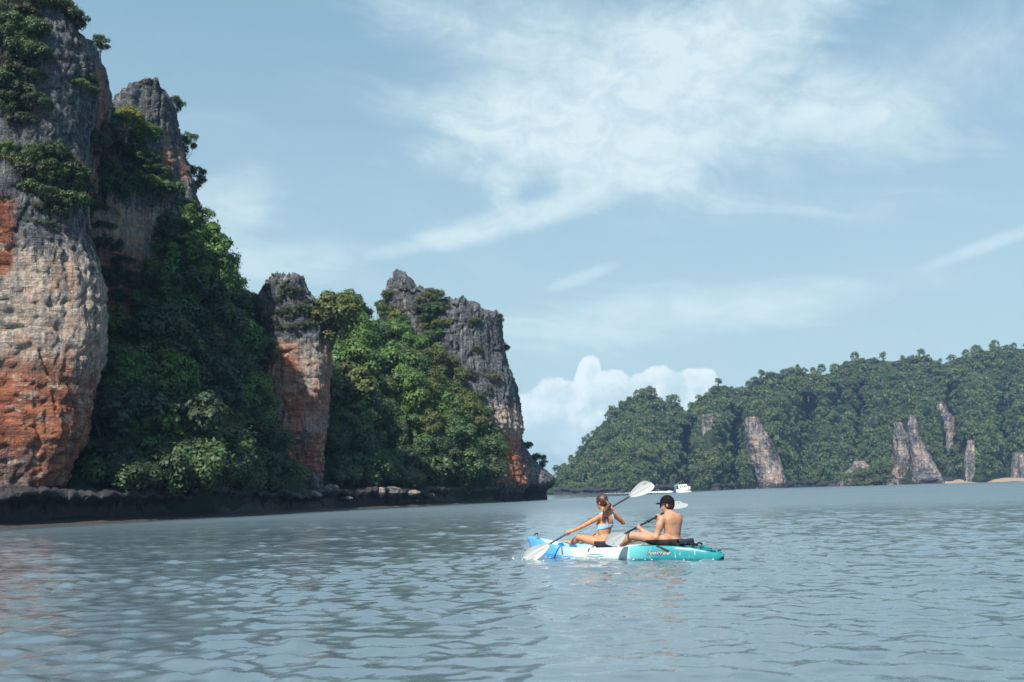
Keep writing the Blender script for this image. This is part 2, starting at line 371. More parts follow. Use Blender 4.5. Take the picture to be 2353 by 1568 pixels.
# ------------------------------------------------------------------ rock towers
BVH = []            # (bvh, name) of surfaces that carry plants
def bvh_of(V, F): return BVHTree.FromPolygons([tuple(p) for p in V.tolist()], F.tolist())
def tower(name, prof, Yc, ry, stain, seed, step=0.15, amp=1.0, top=None, jag=0.8, expo=2.6, mat=None, carry=True, face=None):
    """a free-standing rock: rings from the outline (v, uL, uR, depth factor), roughened as bedded, fluted limestone"""
    prof = sorted([(p if len(p) == 4 else p + (1.0,)) for p in prof], key=lambda p: -p[0])      # bottom first
    nq = len(prof); pv = np.array([p[0] for p in prof]); Yz = Yc - 0.75 * ry; z_of = lambda v: at(0.5 * (prof[0][1] + prof[0][2]), v, Yz)[2]
    Ht = z_of(pv[-1]) - z_of(pv[0]); nl = max(12, int(Ht / step))
    vv = np.linspace(pv[0], pv[-1], nl)
    uL = np.interp(-vv, -pv, [p[1] for p in prof]); uR = np.interp(-vv, -pv, [p[2] for p in prof]); df = np.interp(-vv, -pv, [p[3] for p in prof])
    PL = np.array([at(a, b, Yc) for a, b in zip(uL, vv)]); PR = np.array([at(a, b, Yc) for a, b in zip(uR, vv)])
    cx = (PL[:, 0] + PR[:, 0]) / 2; rx = (PR[:, 0] - PL[:, 0]) / 2; cz = np.array([at((a + b) / 2, c, Yz)[2] for a, b, c in zip(uL, uR, vv)])
    R_y = np.full(nl, ry) * df
    # fit the rings so that their outline, seen past the curved flank, keeps the measured width
    e0 = 2.0 / expo; tq = np.linspace(0, 2 * math.pi, 96); cq = np.sign(np.cos(tq)) * np.abs(np.cos(tq)) ** e0; sq = np.sign(np.sin(tq)) * np.abs(np.sin(tq)) ** e0
    aL, aR = PL[:, 0] / Yc, PR[:, 0] / Yc
    yaw = math.atan2(0.5 * (max(prof[nq // 2][1], -60) + prof[nq // 2][2]) - CU, FU) if face is None else face      # the broad side looks back along the shore
    lx, ly, fx, fy = math.cos(yaw), -math.sin(yaw), math.sin(yaw), math.cos(yaw)
    C0 = 0.5 * (PL[:, 0] + PR[:, 0]); XL, XR = PL[:, 0] - C0, PR[:, 0] - C0
    for _ in range(14):
        t = ((XL + XR) / 2)[:, None] + ((XR - XL) / 2)[:, None] * cq
        q = (C0[:, None] + t * lx + R_y[:, None] * sq * fx) / (Yc + t * ly + R_y[:, None] * sq * fy)
        XL += (aL - q.min(1)) * Yc * 0.8; XR += (aR - q.max(1)) * Yc * 0.8
        nar = XR - XL < 0.8; mid = (XL + XR) / 2; XL = np.where(nar, mid - 0.4, XL); XR = np.where(nar, mid + 0.4, XR)
    cx = (XL + XR) / 2; rx = (XR - XL) / 2
    # rounded cap
    nc = 14; tcap = np.linspace(0, 1, nc + 1)[1:]
    C0 = np.concatenate([C0, np.full(nc, C0[-1])]); cx = np.concatenate([cx, np.full(nc, cx[-1])]); rx = np.concatenate([rx, rx[-1] * np.cos(tcap * 1.5)]); R_y = np.concatenate([R_y, R_y[-1] * np.cos(tcap * 1.5)])
    cz = np.concatenate([cz, cz[-1] + 0.55 * np.sin(tcap * 1.5)]); vv = np.concatenate([vv, np.full(nc, vv[-1])])
    nl2 = len(cz)
    nr = int(min(560, max(60, math.pi * (rx.max() + ry) / step)))
    th = np.linspace(0, 2 * math.pi, nr, endpoint=False)
    e = 2.0 / expo; ct = np.sign(np.cos(th)) * np.abs(np.cos(th)) ** e; st = np.sign(np.sin(th)) * np.abs(np.sin(th)) ** e
    lt_ = cx[:, None] + rx[:, None] * ct; dp_ = R_y[:, None] * st; X = C0[:, None] + lt_ * lx + dp_ * fx; Y = Yc + lt_ * ly + dp_ * fy; Z = np.repeat(cz[:, None], nr, 1)
    if top is not None:
        tu = np.array([t[0] for t in top]); tz = np.array([at(t[0], t[1], Yz)[2] for t in top]); tx = np.array([at(t[0], t[1], Yc)[0] for t in top])
        H = np.interp(X, tx, tz); z0 = cz[0]; Z = z0 + (Z - z0) * (H - z0) / (cz[nl - 1] - z0)
    Nx = np.repeat((ct / np.maximum(rx.max(), 0.1))[None], nl2, 0); Ny = np.repeat((st / ry)[None], nl2, 0); ln = np.hypot(Nx, Ny); Nx, Ny = (Nx * lx + Ny * fx) / ln, (Nx * ly + Ny * fy) / ln
    P = np.stack([X, Y, Z], -1).reshape(-1, 3); off = seed * 13.7
    big = fbm(P * 0.13 + off, 3) * 1.2
    med = ridged(P * [0.50, 0.50, 0.22] + off, 3) * 0.50 + ridged(P * [1.7, 1.7, 0.14] + off + 90, 2) * 0.22
    flute = ridged(P * [0.9, 0.9, 0.085] + off, 2) * 0.55
    led = P[:, 2] * 0.95 + fbm(P * 0.18 + off, 2) * 2.4
    led = (led - np.floor(led)); strata = (sstep(led, 0.0, 0.25) - led) * 0.42
    led2 = P[:, 2] * 2.9 + fbm(P * 0.3 + off + 5, 2) * 3.0; led2 = led2 - np.floor(led2); strata += (sstep(led2, 0, 0.3) - led2) * 0.17
    fine = fbm(P * 1.7 + off, 3) * 0.30 + ridged(P * [1.5, 1.5, 0.9] + off + 70, 2) * 0.20
    wst = np.clip(0.55 + 1.2 * fbm(P * 0.12 + off + 40, 2), 0.1, 1.2); wfl = np.clip(0.6 + 1.4 * fbm(P * 0.12 + off + 80, 2), 0.1, 1.3)
    c1 = pn(P * [0.42, 0.42, 0.20] + off + 11); c2 = pn(P * [0.20, 0.20, 0.75] + off + 23); c3 = pn(P * [1.1, 1.1, 0.8] + off + 37)
    cleft = 0.42 * np.exp(-(c1 / 0.05) ** 2) + 0.45 * np.exp(-(c2 / 0.055) ** 2) * wst + 0.22 * np.exp(-(c3 / 0.07) ** 2)
    D = big + med + flute * wfl + strata * wst + fine; D = amp * (D - D.mean() - cleft * 1.2)
    P[:, 0] += Nx.ravel() * D; P[:, 1] += Ny.ravel() * D
    zt = P[:, 2]; tfrac = np.repeat(np.clip((np.arange(nl2) - 0.82 * nl) / (0.18 * nl), 0, 1), nr)
    P[:, 2] += tfrac * jag * (ridged(P * [0.75, 0.75, 0.0] + off, 3) * 1.1 - 0.25) + 0.12 * fbm(P * 1.1 + off + 3, 2)
    F = grid_faces(nl2, nr, True)
    F = np.concatenate([F]); cap = [list(range((nl2 - 1) * nr, nl2 * nr))]
    me = mesh_from(name, P, F, mat or M_rock)
    # per-vertex stain weights: iron red, pale, black
    V2 = np.repeat(vv, nr); U2 = CU + FU * P[:, 0] / P[:, 1]
    nz = fbm(P * 0.16 + off + 60, 3); nz2 = fbm(P * [0.8, 0.8, 0.09] + off + 30, 3)
    attr(me, 'stain', np.clip(np.stack(stain(U2, V2, nz, nz2, D), 1), 0, 1))
    o = obj(name, me)
    if carry: BVH.append((bvh_of(P, F), name))
    return o
def bell(x, a, b, w): return sstep(x, a - w, a + w) * (1 - sstep(x, b - w, b + w))

def st1(u, v, n, m, D):
    pale = bell(v, 560, 880, 95) * 0.85 + bell(v, 330, 460, 50) * bell(u, 130, 260, 30) * 0.6 + n * 0.5 + m * 0.6
    org = bell(v, 850, 1180, 110) * (0.85 - 0.25 * sstep(u, 150, 220)) + bell(v, 470, 640, 40) * bell(u, -60, 8, 12) * 0.9 + bell(v, 330, 420, 40) * bell(u, 140, 205, 20) * 0.5 + n * 0.75 + m * 0.5
    dark = 0.12 + 0.6 * sstep(u, 150, 215) * sstep(v, 950, 1080) + sstep(v, 1112, 1135) + np.clip(-m, 0, 1) * 0.6 * (1 - sstep(v, 500, 700))
    return org, pale, dark
T1 = tower('limestone_cliff', [(-120, -420, 165), (-60, -420, 175), (0, -420, 188), (40, -420, 214), (100, -420, 226), (200, -420, 222), (300, -420, 208), (400, -420, 204), (500, -420, 212), (560, -420, 228),
    (620, -420, 236), (700, -420, 244), (800, -420, 240), (850, -420, 226), (950, -420, 212), (1010, -420, 204), (1060, -420, 172), (1110, -420, 156), (1132, -420, 146), (1142, -420, 128, 0.90), (1160, -420, 110, 0.82), (1230, -420, 110, 0.82)],
    66, 13.2, st1, 1, 0.14, 0.46, jag=1.0, expo=6.0)
tag(T1, 'huge grey, cream and rust red limestone cliff filling the left edge of the photo', 'cliff', 'limestone karst rocks of the near shore')
T1b = tower('rock_flake', [(100, 150, 226), (140, 150, 244), (190, 150, 254), (225, 150, 260), (255, 150, 254), (290, 150, 236), (420, 150, 212)], 68, 3.0,
    lambda u, v, n, m, D: (0.45 + n + m * 0.8, 0.3 + n + m, 0.15 - m), 2, 0.13, 0.28, jag=0.4)
tag(T1b, 'slanting grey and orange rock flake against the upper right edge of the huge cliff', 'rock', 'limestone karst rocks of the near shore')
def st2(u, v, n, m, D):
    return bell(v, 560, 760, 60) * 0.5 + n * 0.6 + m * 0.5 + bell(v, 300, 400, 30) * bell(u, 340, 420, 20) * .35, bell(v, 480, 760, 45) * 1.0 + bell(v, 290, 400, 40) * .35 + n * 0.4 + m * 0.5, 0.16 - m * 0.5
T2 = tower('limestone_cliff', [(206, 322, 374), (220, 272, 398), (250, 242, 412), (290, 222, 420), (330, 160, 428), (400, 130, 450), (450, 130, 462), (520, 130, 468), (580, 140, 468), (700, 160, 480), (900, 240, 500), (1160, 240, 500)],
    84, 8, st2, 3, 0.15, 0.5, jag=0.6, expo=3.6)
tag(T2, 'tall grey limestone cliff with pale streaks standing just behind the huge left cliff', 'cliff', 'limestone karst rocks of the near shore')
def st3(u, v, n, m, D):
    return (bell(v, 775, 1105, 25) * 0.80 + n * 0.8 + m * 0.25 - 0.2 * bell(u, 690, 765, 20) * bell(v, 780, 1000, 30), bell(v, 770, 1010, 30) * 0.75 + n * 0.5 + sstep(v, 1085, 1110) * .5, 0.10 + 0.5 * sstep(v, 1130, 1150) - n * .3)
T3 = tower('rock_pinnacle', [(654, 618, 696), (672, 600, 708), (700, 585, 730), (750, 592, 752), (800, 600, 756), (850, 600, 757), (900, 596, 760), (950, 596, 757), (1000, 612, 750), (1050, 640, 744), (1090, 668, 738), (1118, 690, 738), (1140, 690, 744), (1185, 680, 760)],
    97, 5.5, st3, 4, 0.13, 0.55, jag=1.3, expo=3.6)
tag(T3, 'orange and cream limestone pinnacle with a grey cap rising between two forested slopes', 'rock', 'limestone karst rocks of the near shore')
def st4(u, v, n, m, D):
    return (bell(v, 950, 1110, 25) * bell(u, 1120, 1260, 25) * 0.85 + n * 0.35 + m * .2 - .1, bell(v, 880, 975, 25) * 0.8 + n * 0.3 + m * 0.4 + 0.05, 0.16 + 0.3 * n - m * 0.5 + sstep(v, 1118, 1135) * .7)
T4 = tower('limestone_cliff', [(640, 872, 1150), (700, 868, 1160), (760, 868, 1168), (800, 868, 1178), (850, 872, 1188), (900, 880, 1194), (935, 890, 1200), (970, 900, 1192), (1000, 900, 1190), (1050, 900, 1204), (1100, 900, 1214), (1125, 900, 1200), (1175, 900, 1195)],
    140, 11, st4, 5, 0.17, 0.62, jag=1.5, top=[(860, 760), (876, 716), (898, 690), (912, 655), (930, 642), (950, 650), (962, 672), (985, 684), (1005, 690), (1016, 712), (1050, 706), (1075, 704), (1095, 716), (1125, 722), (1150, 728), (1172, 742)])
tag(T4, 'dark grey limestone headland cliff with a jagged stepped crest and an orange lower right corner', 'cliff', 'limestone karst rocks of the near shore')
T5 = tower('headland_rock', [(1000, 1186, 1198), (1030, 1172, 1212), (1060, 1160, 1228), (1080, 1150, 1252), (1096, 1145, 1272), (1108, 1145, 1276), (1118, 1148, 1270), (1126, 1155, 1258, 0.9), (1136, 1160, 1250, 0.8), (1142, 1160, 1254, 0.85), (1165, 1160, 1256, 0.9)],
    150, 9, lambda u, v, n, m, D: (0.22 + n * .8 - sstep(u, 1195, 1225) * .4, 0.25 + n * .5 + m * .4, 0.15 + sstep(v, 1095, 1130) * .75 - n * .3), 6, 0.15, 0.42, jag=0.6)
tag(T5, 'low undercut brown grey rock at the tip of the near headland, overhanging the water', 'rock', 'limestone karst rocks of the near shore')

# ------------------------------------------------------------------ forested slopes and the tidal notch
def interp(tab, u, k): return np.interp(u, [t[0] for t in tab], [t[k] for t in tab])
def slope(name, tab, du, nt, label, seed, power=0.95, rough=1.0, back=22, spur=None, mat=None):
    """tab: (u, base depth, base v, ridge v, ridge depth)"""
    us = np.arange(tab[0][0], tab[-1][0] + du, du); rows = []
    for u in us:
        Yb, vb, vr, Yr = [float(interp(tab, u, k)) for k in (1, 2, 3, 4)]
        t = np.linspace(0, 1, nt); v = vb + (vr - vb) * t; Yv = Yb + (Yr - Yb) * t ** power
        if spur is not None: Yv = Yv + spur(u, t)
        P = [at(u, a, b) for a, b in zip(v, Yv)]
        p0 = at(u, vb, Yv[0]); low = [(p0[0], p0[1] + 5.0, -1.5)]
        top = P[-1]
        bk = [(top[0] * (1 + back * q / top[1]), top[1] + back * q, top[2] * (1 - q ** 1.6) - 2 * q) for q in (0.25, 0.5, 0.75, 1.0)]
        rows.append(low + [tuple(p) for p in P] + bk)
    A = np.array(rows); nr, nc = A.shape[:2]; P = A.reshape(-1, 3)
    d = rough * (fbm(P * 0.10 + seed * 7.7, 3) * 1.6 + fbm(P * 0.35 + seed, 2) * 0.6)
    P[:, 1] += -d; P[:, 2] += 0.4 * d * (P[:, 2] > 0)
    F = grid_faces(nr, nc)
    me = mesh_from(name, P, F, mat or M_soil); o = tag(obj(name, me), label, kind='structure'); BVH.append((bvh_of(P, F), name)); return o
slope('hillside', [(140, 58, 1138, 1110, 62), (180, 59, 1138, 1010, 66), (200, 60, 1138, 930, 70), (230, 61, 1138, 850, 74), (250, 62, 1137, 800, 77), (300, 63, 1136, 750, 78), (350, 65, 1135, 715, 80), (400, 66, 1135, 650, 84), (450, 68, 1135, 610, 89), (480, 69, 1135, 640, 92),
    (520, 72, 1135, 712, 94), (560, 76, 1135, 722, 96), (600, 80, 1135, 760, 97), (630, 82, 1135, 900, 95), (660, 85, 1135, 1010, 94), (700, 88, 1135, 1085, 94), (730, 90, 1137, 1120, 95)], 4, 70,
    'dark undergrowth slope between the huge cliff and the orange pinnacle', 1)
slope('hillside', [(725, 95, 1135, 880, 112), (745, 97, 1134, 780, 120), (780, 99, 1133, 745, 124), (830, 102, 1132, 765, 127), (870, 105, 1131, 755, 130), (920, 108, 1130, 770, 131), (1000, 113, 1128, 815, 133), (1060, 118, 1126, 850, 135), (1110, 124, 1124, 905, 136),
    (1145, 131, 1122, 985, 138), (1165, 135, 1120, 1050, 140), (1190, 140, 1120, 1105, 143)], 4, 70, 'dark undergrowth slope in front of the headland cliff', 2)
SHORE = [(-260, 47), (0, 52), (240, 59), (500, 69), (620, 80), (720, 88), (770, 94), (1000, 111), (1100, 123), (1170, 136), (1230, 148)]
def notch():
    us = np.arange(-260, 1232, 3.0); prof = [(-0.6, -0.6), (-0.3, 0.05), (0.3, 0.15), (1.5, 0.25), (2.6, 0.4), (3.0, 0.8), (3.0, 1.2), (2.6, 1.5), (1.8, 1.7), (0.9, 1.85), (0.5, 2.05), (0.9, 2.3), (2.2, 2.4), (4.0, 2.4)]
    # resample the section
    pr = np.array(prof); s = np.concatenate([[0], np.cumsum(np.hypot(*np.diff(pr, axis=0).T))]); q = np.linspace(0, s[-1], 46)
    pr = np.stack([np.interp(q, s, pr[:, 0]), np.interp(q, s, pr[:, 1])], 1)
    pr[:, 1] *= np.where(pr[:, 1] > 0, 0.72, 1.0); Ys = interp(SHORE, us, 1); xs = (us - CU) / FU * Ys
    P = np.stack([np.repeat(xs[:, None], len(pr), 1) * (1 + pr[None, :, 0] / Ys[:, None] * 0.6), Ys[:, None] + pr[None, :, 0], np.repeat(pr[None, :, 1], len(us), 0)], -1).reshape(-1, 3)
    d = fbm(P * [0.35, 0.35, 0.5] + 3, 3) * 1.3 + ridged(P * 1.1 + 8, 3) * 0.75
    up = sstep(P[:, 2], 0.1, 0.8)
    P[:, 1] += -d * (0.25 + 0.75 * up) * 0.9; P[:, 2] += up * (fbm(P * [0.25, 0.25, 0] + 50, 3) * 0.7 + ridged(P * [0.8, 0.8, 0] + 33, 2) * 0.22 + fbm(P * 1.3 + 20, 2) * .25)
    me = mesh_from('shore_rock', P, grid_faces(len(us), len(pr)), None); me.flip_normals()
    m, N, bs, out = new_mat('tidal_rock'); pos = N.n('ShaderNodeNewGeometry').outputs['Position']
    sm = N.noise(pos, 1.6, 6, 0.7); big = N.noise(pos, 0.25, 4, 0.6); zz = N.n('ShaderNodeSeparateXYZ'); N.put(zz.inputs[0], pos)
    c = N.mix(N.smooth(sm, 0.35, 0.7), (0.010, 0.010, 0.012, 1), (0.038, 0.035, 0.034, 1))
    zj = N.m('ADD', zz.outputs[2], N.m('MULTIPLY', sm, 0.5))
    c = N.mix(N.smooth(zj, 0.62, 0.40, 0, 0.8), c, (0.055, 0.042, 0.036, 1))                      # muddy ledge just above the water
    c = N.mix(N.m('MULTIPLY', N.smooth(zj, 2.35, 2.75), N.smooth(big, 0.42, 0.6)), c, (0.034, 0.032, 0.031, 1))   # bare rock above the tide line
    N.put(bs.inputs['Base Color'], c); bs.inputs['Roughness'].default_value = 0.75
    b = N.n('ShaderNodeBump'); b.inputs['Strength'].default_value = 0.8; b.inputs['Distance'].default_value = 0.2; N.put(b.inputs['Height'], sm); N.put(bs.inputs['Normal'], b.outputs[0])
    me.materials.append(m)
    tag(obj('shore_rock', me), 'black wave-cut notch of wet rock along the foot of the near cliffs', kind='structure')
notch()
def boulder(u, v, w, h, seed, label):
    Yb = float(interp(SHORE, u, 1)) + 0.2; c = at(u, v, Yb); rng = np.random.default_rng(seed)
    n1, n2 = 22, 30; ph = np.linspace(-1.45, 1.5, n1); th = np.linspace(0, 2 * math.pi, n2, endpoint=False)
    D = np.stack([np.cos(ph)[:, None] * np.cos(th), np.cos(ph)[:, None] * np.sin(th), np.repeat(np.sin(ph)[:, None], n2, 1)], -1).reshape(-1, 3)
    wr = w / FU * Yb / 2; hr = h / FU * Yb / 2
    r = 1 + 0.35 * fbm(D * 1.3 + seed * 3.1, 3) + 0.12 * ridged(D * 3 + seed, 2)
    P = D * r[:, None] * [wr, wr * 0.8, hr]
    me = mesh_from('boulder', P, grid_faces(n1, n2, True), M_rock)
    nz = fbm(P * 1.2 + seed, 2); attr(me, 'stain', np.clip(np.stack([0.2 + nz * .5, 0.48 + nz * .6, 0.5 - 1.1 * (P[:, 2] / hr)], 1), 0, 1))
    o = obj('boulder', me); o.location = (c[0], Yb, max(c[2], hr * 0.3)); tag(o, label, 'boulder', 'boulders along the foot of the near cliffs')
for k, (u, v, w, h, lb) in enumerate([(901, 1132, 44, 26, 'largest pale boulder at the foot of the slope right of the orange pinnacle'), (872, 1133, 26, 24, 'grey boulder just left of the largest pale boulder on the shore'),
    (795, 1146, 30, 10, 'low flat pale slab at the waterline right of the orange pinnacle'), (945, 1134, 40, 16, 'broad grey brown boulder right of the largest pale boulder'), (985, 1140, 26, 14, 'small leaning boulder near the black undercut right of the pale boulders'),
    (1170, 1118, 66, 40, 'big rounded brown block under the orange corner of the headland cliff'), (760, 1128, 34, 30, 'grey block beside the foot of the orange pinnacle'), (718, 1140, 40, 22, 'dark boulder directly below the orange pinnacle'),
    (957, 1152, 12, 7, 'tiny rounded boulder at the waterline below the slope of the headland')]):
    boulder(u, v, w, h, 20 + k, lb)

# ------------------------------------------------------------------ far island
SKYL = [(1225, 1126), (1262, 1112), (1290, 1085), (1310, 1066), (1340, 1026), (1380, 978), (1420, 936), (1460, 908), (1480, 902), (1520, 916), (1556, 926), (1577, 946), (1596, 922), (1640, 894), (1665, 882), (1684, 892), (1697, 912), (1730, 876), (1770, 860),
    (1830, 852), (1870, 862), (1900, 862), (1940, 834), (1990, 824), (2050, 830), (2110, 822), (2150, 829), (2170, 836), (2200, 822), (2250, 809), (2300, 801), (2353, 799), (2450, 790), (2620, 800)]
def far_spur(u, t):
    s = 0
    for c, w, a in ((1480, 60, -24), (1577, 15, 34), (1632, 28, -24), (1694, 13, 32), (1765, 42, -32), (1856, 24, 24), (1925, 40, 14), (1980, 16, 20), (2060, 30, 8), (2120, 45, -14), (2188, 14, 24), (2255, 45, -22), (2312, 13, 22), (2370, 30, -12)):
        s += a * math.exp(-((u - c) / w) ** 2)
    return 2.1 * s * np.sin(np.clip(t * 1.1 + 0.1, 0, 1) * math.pi) ** 0.7
far_tab = []
for u in np.arange(1225, 2621, 8.0):
    vh = 1133.6 - 0.0279 * (u - 1176); vr = float(interp(SKYL, u, 1)); hgt = max(vh - vr, 4)
    far_tab.append((u, 455 + 0.03 * (u - 1225), vh + 2.0, vr, 455 + 0.03 * (u - 1225) + 18 + 0.34 * hgt))
slope('far_hill', far_tab, 4, 64, 'steep hill of the far island under its forest', 3, 0.9, 2.4, 80, far_spur)
def far_ledge():
    us = np.arange(1262, 2180, 1.5); pr = [(-2, -1.0), (-1.6, 0.2), (-0.5, 0.5), (0.3, 1.0), (-0.6, 1.5), (-0.8, 2.0), (1, 2.5), (4, 2.8), (9, 3.0)]
    P = []
    for u in us:
        Yb = float(np.interp(u, [t[0] for t in far_tab], [t[1] for t in far_tab])) + float(far_spur(u, np.array([0.0]))[0]) - 2.5
        for a, b in pr: P.append(((u - CU) / FU * (Yb + a), Yb + a, b))
    P = np.array(P); P[:, 1] -= fbm(P * 0.12, 3) * 4; P[:, 2] += (P[:, 2] > 0) * fbm(P * [0.12, 0.12, 0] + 4, 3) * 1.6
    me = mesh_from('far_shore_rock', P, grid_faces(len(us), len(pr)), M_rock_far); me.flip_normals()
    n = fbm(P * 0.15, 2); attr(me, 'stain', np.clip(np.stack([0.1 + n * .3, 0.05 + n * .4, 1.0 - n * 0.5 - P[:, 2] * 0.03], 1), 0, 1))
    tag(obj('far_shore_rock', me), 'dark rocky waterline ledge of the far island', kind='structure')
far_ledge()
def stf(u, v, n, m, D): return (0.14 + n * .5 + m * .25, 0.42 + n * .8 + m * .7, 0.22 - m * .8 - n * .4 + sstep(v, 1100, 1116) * .5)
def far_rock(prof, Y, ry, seed, label, amp=1.0):
    if Y is None:       # set into the hill: find its surface there
        ys = []
        for v, a, b in prof[:-1]:
            r = BVH[-1][0].ray_cast(Vector(cam_loc), Vector(ray((a + b) / 2, v)), 900)
            if r[0] is not None: ys.append(r[0].y)
        Y = float(np.percentile(ys, 60 if ry == 9 else 25 if ry > 6 else 0)) + ry * (0.35 if ry == 9 else 0.1 if ry > 6 else -0.3)
    o = tower('sea_cliff' if ry > 6 else 'rock_stack', prof, Y, ry, stf, seed, 0.7, amp, jag=2.0, mat=M_rock_far, carry=False)
    tag(o, label, 'rock', 'bare rocks of the far island')
far_rock([(966, 1716, 1742), (990, 1711, 1758), (1020, 1716, 1776), (1050, 1724, 1790), (1080, 1736, 1800), (1105, 1742, 1808), (1125, 1740, 1812)], None, 12, 31, 'pale bare cliff face leaning at the middle of the far island shore', 1.2)
far_rock([(978, 2056, 2072), (1000, 2052, 2084), (1050, 2050, 2092), (1090, 2046, 2094), (1115, 2042, 2098)], None, 5, 32, 'left of the two slim pink grey rock spires before the far island', 1.0)
far_rock([(962, 2088, 2104), (1000, 2086, 2112), (1030, 2089, 2126), (1060, 2092, 2146), (1090, 2094, 2164), (1115, 2094, 2172)], None, 5.5, 33, 'right and broader of the two slim rock spires before the far island', 1.1)
far_rock([(1020, 2222, 2238), (1050, 2216, 2244), (1085, 2214, 2246), (1115, 2214, 2246)], None, 4, 34, 'short grey rock stack standing on the far sand beach', 0.8)
far_rock([(1048, 2328, 2362), (1080, 2322, 2372), (1115, 2322, 2380)], None, 6, 35, 'grey rock block at the right edge of the photo on the far shore', 0.9)
far_rock([(958, 1614, 1640), (990, 1610, 1652), (1030, 1614, 1648), (1060, 1618, 1640)], None, 9, 36, 'small grey bare rock patch high in the forest left of the pale cliff', 1.0)
far_rock([(930, 2150, 2172), (960, 2146, 2190), (1000, 2150, 2196), (1040, 2156, 2190)], None, 9, 37, 'grey streaked cliff patch in the forest above the rock spires', 1.2)
far_rock([(1068, 1960, 1990), (1085, 1940, 2040), (1100, 1928, 2060), (1116, 1924, 2066)], 450, 7, 38, 'low rocky islet mostly hidden by bushes left of the spires', 0.8)
far_islet_bvh = None
def beach():
    us = np.arange(2150, 2420, 4.0); P = []
    for u in us:
        for a, b in ((-8, -0.6), (-4, 0.0), (0, 0.5), (6, 0.9), (14, 1.2)): P.append(((u - CU) / FU * (474 + a), 474 + a, b + 0.5))
    P = np.array(P); P[:, 2] += fbm(P * 0.1, 2) * .5
    me = mesh_from('beach', P, grid_faces(len(us), 5), simple('sand', (0.27, 0.21, 0.155), 0.9, 0.15, 0.5)); me.flip_normals(); tag(obj('beach', me), 'thin strip of tan sand at the far shore on the right', kind='structure')
beach()
